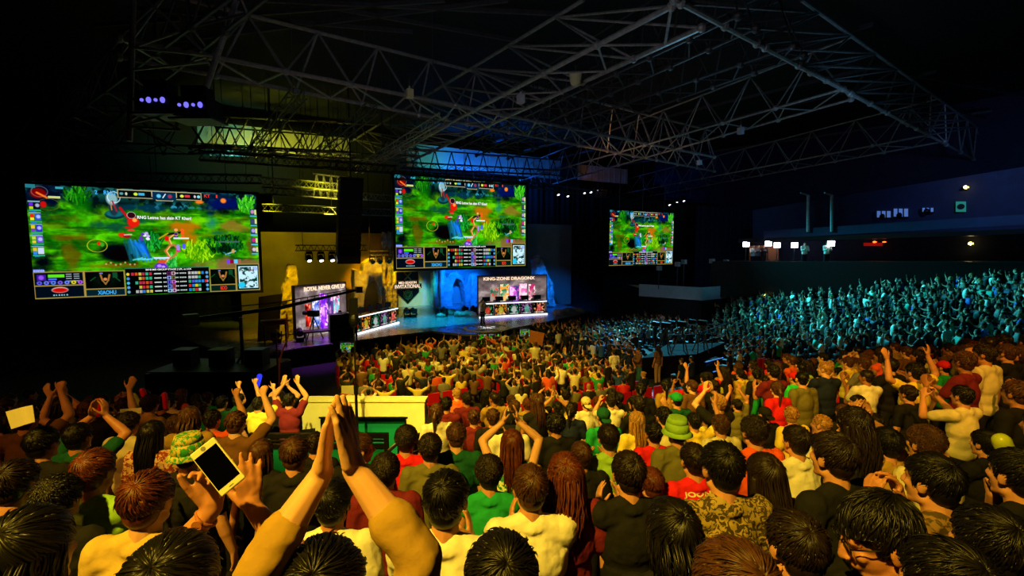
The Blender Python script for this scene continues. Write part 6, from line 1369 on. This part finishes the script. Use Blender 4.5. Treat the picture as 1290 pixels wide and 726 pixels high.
for k in range(-8, 22):
    X = -14.0
    while X < 17.5:
        X += .50+rr.random()*.12
        tx = TX(X); Y = ((k+.42+.2*rr.random())*STEP+tx)/.28
        if Y < 2.5 or Y > ymax(X)-.3 or (VOM[0]-.2 < X < VOM[1]+.2 and Y > VOM[2]-.55): continue
        pq = 645+X/Y*590
        if Y > 6.2 and abs(pq-np.interp(Y, [6.6,7.2,8.2,9.2,10.3], [486,527,560,590,622])) < 22: continue
        if (368 < pq < 545 and Y > 4.3) or (292 < pq <= 368 and 4.3 < Y < 7.4): continue
        if rr.random() < .04: continue
        s = .93+.14*rr.random(); z = terr_z(X, Y); P = cf(X, Y, z); px, py = proj(P+V3(0,0,1.6*s)); w_ = 112/Y
        if px < -40 or px > 1340: continue
        bad = False
        for (bx_, by_, bw_, bY) in BES:
            lim = .42*(w_+bw_)
            if abs(px-bx_) < lim and abs(py-by_) < lim*1.15: bad = True; break
            if abs(px-bx_) < .45*bw_ and Y < bY and 0 < by_+bw_*.4-py and abs(by_-py) < bw_*2: bad = True; break
            if abs(Y-bY) < .45 and abs(px-bx_)/590*Y < .42: bad = True; break
        if bad: continue
        tw_ = rr.choice(TW)
        if Y > 8.5 and px < 880 and tw_ in (6, 7, 12, 17): tw_ = 1
        autos.append((Y, X, P, s, px, py, tw_, rr.choice(SHW), rr.choice(HW), rr.randrange(5), rr.gauss(0, .22)))
autos.sort(key=lambda t: t[0])
NIND = max(0, 297-N_BES); ind = autos[:NIND]; rest = autos[NIND:]
POSEN = {'clap':'clapping','down':'arms down','claphi':'clapping overhead','fist':'one fist up','cheer':'arms spread','chin':'hand at mouth','phone':'hands before face','up':'hands raised','point':'pointing up'}
HAIRN = {'short':'short','curly':'curly','long':'long','buzz':'cropped','bun':'tied-up','longcurly':'long wavy','bob':'chin-length','tail':'ponytailed'}
COLN = {'black':'black','dark':'dark','brown':'brown','auburn':'reddish-brown','fair':'fair'}
SHN = dict(white='pale', darkgreen='dark green', cream='cream', navy='navy')
marks = [(b[0], b[1]) for b in BES]; marklab = [o['label'] for o in COL.objects if o.get('category') == 'person'][:len(BES)]
def zone(px, py):
    if px < 200: return 'beyond the rumpled green shirt' if py > 515 else 'dark far left rows'
    if px < 372: return 'left of the guard rail'
    if px < 560: return 'by the cream wall'
    if px < 700: return 'near the red jersey' if py > 545 else 'behind the black afro' if py > 518 else 'lowest rows, middle'
    if px < 860: return 'near the fair-haired woman' if py > 518 else 'lowest rows, by aisle'
    if px < 1000: return 'near lime bucket hat' if py > 515 else 'behind the olive T-shirt'
    if px < 1140: return 'near the long dark curls' if py > 505 else 'near the neon T-shirt'
    return 'below the fringed vest' if py > 500 else 'near the tall red hat'
info = []
for (Y, X, P, s, px, py, ti, sc, hc, sk, jt) in ind:
    t = TPL[ti]; base = 'person, %s %s hair, %s %s, %s, %s' % (HAIRN[t['hair']], COLN[hc], SHN.get(sc, sc), {'short':'T-shirt','long':'long-sleeved top','none':'sleeveless top'}[t['sleeve']], POSEN[t['pose']], zone(px, py))
    info.append([base, px, py])
from collections import defaultdict
grp = defaultdict(list)
for i, x in enumerate(info): grp[x[0]].append(i)
for b, ids in grp.items():
    if len(ids) > 1:
        ids.sort(key=lambda i: info[i][1]); n = len(ids)
        for r_, i in enumerate(ids): info[i][0] = ('leftmost' if r_ == 0 else 'rightmost' if r_ == n-1 else ['','second-leftmost','third-leftmost','fourth-leftmost','fifth-leftmost','sixth-leftmost'][r_])+' '+b
for x, (Y, X, P, s, px, py, ti, sc, hc, sk, jt) in zip(info, ind):
    make_person(pm(**TPL[ti]), P, s, facing(P, jt), hc, sc, sk, x[0], 'spectators in the near stand')
# four people standing in the aisle
for (px, py, Y_, lab, k_) in ((773,478,19.6,'man in a pale T-shirt standing at the aisle, back turned',dict(shirt='cream',pose='down')),(791,489,19.8,'man in a dark jacket and pale trousers standing in the aisle, hand to face',dict(shirt='navy',pose='chin',pants='8a8460')),(804,487,20.1,'man in a brown jacket standing in the aisle, facing left',dict(shirt='brown',pose='clap',pants='31605a',yaw=1.2)),(828,484,20.6,'person in a brown dress leaning beside the camera platform',dict(shirt='brown',pose='down',pants='a07a50',hair='long'))):
    P = at(px, py, Y_); P[2] = 0; ms = pm(pose=k_['pose'], hair=k_.get('hair','short'), near=False, female='hair' in k_, sleeve='long' if 'jacket' in lab else 'short', seed=1)
    make_person(ms, P, 1.04, k_.get('yaw', None), 'dark', k_['shirt'], 1, lab, pants=k_.get('pants','2c3138'))
# people on stage / studio
for (P, lab, sh_, pose) in ((zq(608,409),'presenter in pale clothes standing behind the round stage emblem','cream','chin'),(zq(447,430)+V3(0,0,0),'dark figure standing at the left end of the left player desk','black','down')):
    make_person(pm(pose=pose, hair='short', near=False, female=False, sleeve='long', seed=2), P, 1.0, PI, 'dark', sh_, 1, lab)
for k_, (px, lab) in enumerate(((945,'left'),(951,'middle'),(958,'right'))):
    p = W2(px, 326); zz = W2(px, 329)[2]; make_person(pm(pose='clap', hair='short', near=False, female=False, sleeve='long', seed=2), V3(p[0],p[1],zz-.55)+nrm(cf(-.9,-.4,0))*-.3, 1.0, PI*.75, 'dark', ['white','grey','black'][k_], 2, lab+' of the three presenters before the pinkish studio backdrop', 'studio presenters')
for k_, (px, lab) in enumerate(((1013,'left'),(1041,'right'))):
    p = W2(px, 326); zz = W2(px, 329)[2]; make_person(pm(pose='clap', hair='short', near=False, female=False, sleeve='long', seed=2), V3(p[0],p[1],zz-.45), 1.0, PI*.75, 'dark', 'white', 2, lab+' of two people standing under the balcony lights right of the studio', 'people right of the studio')
for side, seats in (('left', SEAT_L), ('right', SEAT_R)):
    for k_, (p, ex_, ey_) in enumerate(seats):
        ms = pm(pose='clap', hair='short', near=False, female=False, sleeve='long', seed=2, sit=True)
        make_person(ms, V3(p[0],p[1],ZS-.30), 1.0, math.atan2(-(-ey_)[0], (-ey_)[1]), 'black', 'red' if side == 'left' else 'white', 2, ['leftmost','second from left','middle','second from right','rightmost'][k_]+' player seated at the '+side+' desk', 'players at the '+side+' desk')
# ------------------------------------------------------------------ the far crowd as one object
def low_arrays(**kw):
    ms = person_meshes(low=True, near=False, **kw); out = []
    for k_, me in ms.items():
        n = len(me.vertices); co = np.empty(n*3); me.vertices.foreach_get('co', co); me.calc_loop_triangles(); t = np.empty(len(me.loop_triangles)*3, dtype=np.int32); me.loop_triangles.foreach_get('vertices', t); out.append((k_, co.reshape(-1,3), t.reshape(-1,3)))
        bpy.data.meshes.remove(me)
    return out
LOWSIT = [low_arrays(pose=p_, hair=h_, female=f_, sleeve='short', sit=True, seed=1) for p_, h_, f_ in (('clap','short',False),('down','short',False),('clap','long',True),('claphi','short',False),('down','bun',True),('cheer','short',False))]
LOWSTD = [low_arrays(pose=p_, hair=h_, female=f_, sleeve='short', seed=1) for p_, h_, f_ in (('clap','short',False),('down','short',False),('down','long',True),('claphi','short',False),('clap','long',True),('fist','short',False))]
VS, TS, CS = [], [], []; noff = 0
def crowd_add(tpl, P, s, yaw, sc, hc, sk):
    global noff
    c, q = math.cos(yaw), math.sin(yaw); R = np.array([[c,-q,0],[q,c,0],[0,0,1]])
    for k_, co, t in tpl:
        VS.append(co@R.T*s+P); TS.append(t+noff); noff += len(co)
        cc = lin({'body': SKINC[sk], 'hair': HAIRC[hc], 'shirt': CLOTHC[sc], 'trousers': '1c1e26'}[k_]); CS.append(np.tile(np.array([*cc, 1]), (len(co), 1)))
for (Y, X, P, s, px, py, ti, sc, hc, sk, jt) in rest: crowd_add(LOWSTD[rr.choice((0,0,1,1,2,3,4,5))], P, s, facing(P, jt), sc, hc, sk)
chairs = []
SHF = ['black']*6+['navy','grey','grey','white','white','yellow','mustard','red','maroon','orange','olive','olive','green','cream','cream','brown']
SHC = ['black']*6+['navy','grey','white','white','grey','blue','teal']
inplat = lambda P: (lambda px, Y_: 802 < px < 918 and 20.3 < Y_ < 26.8)(proj(P)[0], to_cf(P)[1])
for blk, (u0, u1, v0, v1) in enumerate(((2.2,13.2,12.6,23.0),(15.2,25.5,13.5,24.6))):
    v_ = v0; row = 0
    while v_ < v1:
        u = u0+.12*v_ if blk == 0 else u0
        u = u0+(v_-14)*.12 if blk == 0 else u0
        while u < u1:
            u += .53+.05*rr.random(); P = V3(u, v_, 0); X_, Y_ = to_cf(P)
            if Y_ < ymax(X_)+1.2 or (blk == 0 and u < 8 and v_ < 15.3) or inplat(P): continue
            if blk == 0 and len(chairs) < 290 and v_ < 23 and (row < 2 or rr.random() < .5): chairs.append((P.copy(), row, 0))
            if rr.random() < (.04 if row > 1 else .18): continue
            st_ = rr.random() < .12 and v_ < 21; pal = SHF if (blk == 0 and u < 12.5) else SHC
            crowd_add(rr.choice(LOWSTD if st_ else LOWSIT), P+V3(rr.gauss(0,.04), (.12 if st_ else 0)+rr.gauss(0,.04), 0 if st_ else -.36), .95+.1*rr.random(), facing(P, rr.gauss(0,.25)), rr.choice(pal), rr.choice(HW), rr.randrange(5))
        v_ += .86 if blk == 0 else .76; row += 1
# side bank
BC = [(885,27.5,4.75,37,3.9),(1000,22.5,4.7,33,2.6),(1290,15.2,2.75,24,1.2),(1480,12.5,2.0,20,.5)]
def bank(c, t):      # c in 0..3, t in 0..1 -> world point of heads
    i = min(int(c), 2); f = c-i; r_ = [BC[i][j]*(1-f)+BC[i+1][j]*f for j in range(5)]
    def pt(px, Y, d): return np.array([(px-645)/590*Y, Y, -d])
    a = pt(*[BC[i][0],BC[i][1],BC[i][2]])*(1-f)+pt(*[BC[i+1][0],BC[i+1][1],BC[i+1][2]])*f; b = pt(BC[i][0],BC[i][3],BC[i][4])*(1-f)+pt(BC[i+1][0],BC[i+1][3],BC[i+1][4])*f
    p = a*(1-t)+b*t; return cf(p[0], p[1], EYE+p[2])
NR = 17; q = MB(); vs = []; nc = 40
for r_ in range(NR+1):
    for i in range(nc+1): p = bank(3*i/nc, (r_-.5)/(NR-1)); vs.append(p-V3(0,0,1.26))
f = [(r_*(nc+1)+i, r_*(nc+1)+i+1, (r_+1)*(nc+1)+i+1, (r_+1)*(nc+1)+i) for r_ in range(NR) for i in range(nc)]
q.add(vs, f); struct('floor_side_bank', q, M['concrete'])
q = MB(); e_ = [bank(3*i/nc, -.5/(NR-1))-V3(0,0,1.26) for i in range(nc+1)]; q.add(e_+[V3(p[0],p[1],0) for p in e_], [(i,i+1,nc+2+i,nc+1+i) for i in range(nc)]); struct('wall_bank_front', q, M['black_paint'])
for r_ in range(NR):
    t = r_/(NR-1); c = .12
    while c < 2.75:
        p0 = bank(c, t); p1 = bank(c+.01, t); c += .01*.55/np.linalg.norm(p1-p0)*(.9+.25*rr.random())
        p = bank(min(c, 2.99), t)
        if rr.random() < .06 or (proj(p)[0] < 920 and to_cf(p)[1] > 32): continue
        st_ = rr.random() < .25; hz = 1.24 if not st_ else 1.24
        crowd_add(rr.choice(LOWSIT), p-V3(0,0,1.60), .95+.1*rr.random(), facing(p, rr.gauss(0,.25)), rr.choice(SHC), rr.choice(HW), rr.randrange(5))
V = np.vstack(VS); T = np.vstack(TS).astype(np.int32); C_ = np.vstack(CS).astype(np.float32)
me = bpy.data.meshes.new('crowd'); me.vertices.add(len(V)); me.vertices.foreach_set('co', V.ravel()); me.loops.add(T.size); me.loops.foreach_set('vertex_index', T.ravel()); me.polygons.add(len(T)); me.polygons.foreach_set('loop_start', np.arange(0, T.size, 3, dtype=np.int32)); me.update(calc_edges=True); me.shade_smooth()
ca = me.color_attributes.new('Col', 'FLOAT_COLOR', 'POINT'); ca.data.foreach_set('color', C_.ravel()); me.materials.append(M['crowd'])
o = bpy.data.objects.new('crowd', me); COL.objects.link(o); tag(o, 'dense crowd of distant spectators filling the floor seats and the side bank', 'crowd', None, 'stuff')
print('crowd verts', len(V), 'bespoke', N_BES, 'autos', len(ind), 'rest', len(rest), 'chairs', len(chairs))
rows = defaultdict(int)
for P, row, b in chairs:
    o = bpy.data.objects.new('red_chair', CH); COL.objects.link(o); o.location = Vector([float(x) for x in P]); rows[row] += 1
    nm = ['back','second','third','fourth','fifth','sixth','seventh','eighth','ninth','tenth','eleventh','twelfth','thirteenth'][min(row,12)]
    tag(o, 'red plastic chair in the '+(nm+' row' if row == 0 else nm+' row from the back')+' of the amber-lit floor seats', 'chair', 'red chairs, '+nm+' row')
for k_ in range(6):
    P = at(953+6*k_, 448-1.6*k_, 21.5-.15*k_); P[2] = 0; o = bpy.data.objects.new('red_chair', CH); COL.objects.link(o); o.location = Vector([float(x) for x in P]); o.scale = (1.2,1.2,1.2)
    tag(o, ['leftmost','second','third','fourth','fifth','rightmost'][k_]+(' red chair' if k_ in (0,5) else ' from left red chair')+' of the short row below the side bank', 'chair', 'red chairs below the side bank')

# ------------------------------------------------------------------ light
AMB = (1,.62,.045); CY = (.04,.74,.92)
spot('stand_light', cf(-3.5,-2.2,12.3), cf(.3,4.6,3.6), 6600, AMB, 55, .9, .15)
spot('stand_light', cf(3,-1,12.3), cf(6.2,9.4,3.2), 3900, (1,.43,.035), 46, 1.0, .15)
spot('stand_light', cf(-7,-3,12), cf(-4.5,6.0,3.0), 1300, (1,.36,.045), 55, .9, .35)
spot('stand_light', cf(-4,4,12.2), cf(1.5,10.5,2), 5000, (1,.68,.05), 58, .8, .2)
spot('aisle_fill', cf(2,12,12.2), cf(5.2,20.3,1.3), 1400, (1,.72,.25), 16, .5, .1)  # added warm spot, only to pick out the men standing in the aisle
spot('entrance_fill', cf(-3.2,.5,12.3), cf(-3.2,10.1,2.1), 11000, (1,.80,.10), 20, .4, .1)  # added narrow spot that brightens the cream entrance wall
spot('floor_light', cf(-6,8,12.2), cf(-2.0,18.5,1), 9500, (1,.68,.05), 46, .7, .2)
spot('floor_light', cf(-4,24,12.2), cf(.0,17.0,1), 6500, (1,.70,.06), 60, .8, .2)
spot('bank_light', cf(9,36,11.9), cf(20,22,3), 31000, CY, 58, .8, .2)
spot('bank_light', cf(9,37,11.5), cf(8.0,26,1), 42000, (.10,.72,1), 34, .8, .2)
spot('bank_light', cf(31,32,11.5), cf(21,22,2), 7000, (.03,.85,.6), 50, .8, .2)
# stage
def SP(px, py, v_): return on_v(px, py, v_)
spot('flat_wash', V3(*SP(400,200,33)), SP(395,330,37), 800, (.85,.86,.0), 70, .8, .3)
spot('flat_wash', V3(*SP(340,240,33)), SP(335,340,37), 900, (.85,.85,.0), 60, .8, .3)
spot('ruin_wash', V3(*SP(470,260,32.5)), SP(472,360,36), 5500, (1,.50,.0), 44, .7, .2)
spot('ruin_wash', V3(*SP(360,300,28)), SP(362,385,30.5), 1800, (1,.52,.0), 60, .7, .2)
spot('centre_wash', V3(*SP(512,300,33)), SP(508,370,40), 3200, (1,.80,.0), 30, .5, .2)
spot('centre_wash', V3(*SP(545,300,33)), SP(528,382,40), 4500, (.0,.85,1), 25, .7, .2)
spot('centre_wash', V3(*SP(580,318,34)), SP(578,368,38.4), 9000, (.0,.12,1), 62, .7, .2)
spot('centre_wash', V3(*SP(690,330,28)), SP(690,370,33), 5000, (.0,.16,1), 46, .7, .2)
spot('deck_wash', V3(*SP(560,250,31)), zq(545,405), 9000, (.0,.6,1), 50, .8, .2)
spot('deck_wash', V3(*SP(620,260,31)), zq(660,405), 8000, (.2,.1,1), 46, .8, .2)
spot('deck_wash', V3(*SP(400,300,30)), zq(400,432), 1800, (.5,.1,1), 40, .8, .2)
spot('deck_wash', V3(*SP(470,290,30)), zq(480,420), 2200, (1,.45,.1), 40, .8, .2)
spot('high_wash', V3(*SP(340,225,37)), SP(350,175,41.5), 2400, (.75,.85,.06), 120, .8, .3)
spot('high_wash', V3(*SP(300,205,38)), SP(290,190,41.5), 1500, (.1,.8,.55), 90, .8, .3)
spot('high_wash', V3(*SP(600,245,37)), SP(620,200,41.5), 6500, (.01,.16,1), 120, .8, .3)
spot('high_wash', V3(*SP(560,225,39)), SP(545,200,41.5), 350, (.05,.8,1), 80, .8, .3)
spot('high_wash', V3(*SP(755,240,40)), SP(755,218,43.5), 60, (1,.35,.1), 100, .8, .3)
spot('bracing_wash', V3(*SP(415,275,34)), SP(420,240,36), 1500, (1,.85,.05), 90, .8, .2)
spot('emblem_fill', V3(*SP(613,240,26)), zq(613,413), 2600, (1,.95,.9), 9, .5, .1)  # extra white spot added to lift the deck emblem
spot('presenter_light', V3(*SP(560,240,24)), zq(608,405), 500, (1,.7,.3), 7, .5, .1)
for o in COL.objects:
    if o.get('label') and len(o['label'].split()) > 16: print('LONG', o['label'])
# added upward spots standing in for stage spill on the roof steel
spot('roof_fill', cf(-2,6,7.5), cf(0,16,13), 620, (.75,.75,.9), 110, 1, .5)
spot('roof_fill', cf(6,20,8), cf(9,15,13), 260, (.25,.7,1), 120, 1, .5)
spot('roof_fill', cf(14,18,8), cf(14,22,13), 230, (.25,.6,1), 120, 1, .5)
spot('roof_fill', cf(5,30,9), cf(8,33,13), 300, (1,.45,.2), 110, 1, .5)
spot('side_wash', cf(24,22,11), cf(30,30,8), 700, (.2,.4,1), 110, 1, .5)
spot('drape_wash', cf(14,26,10), cf(15,36,8), 500, (.15,.5,1), 90, 1, .5)
spot('platform_wash', cf(8,24,9), at(850,365,30), 500, (.75,.8,1), 22, .6, .2)
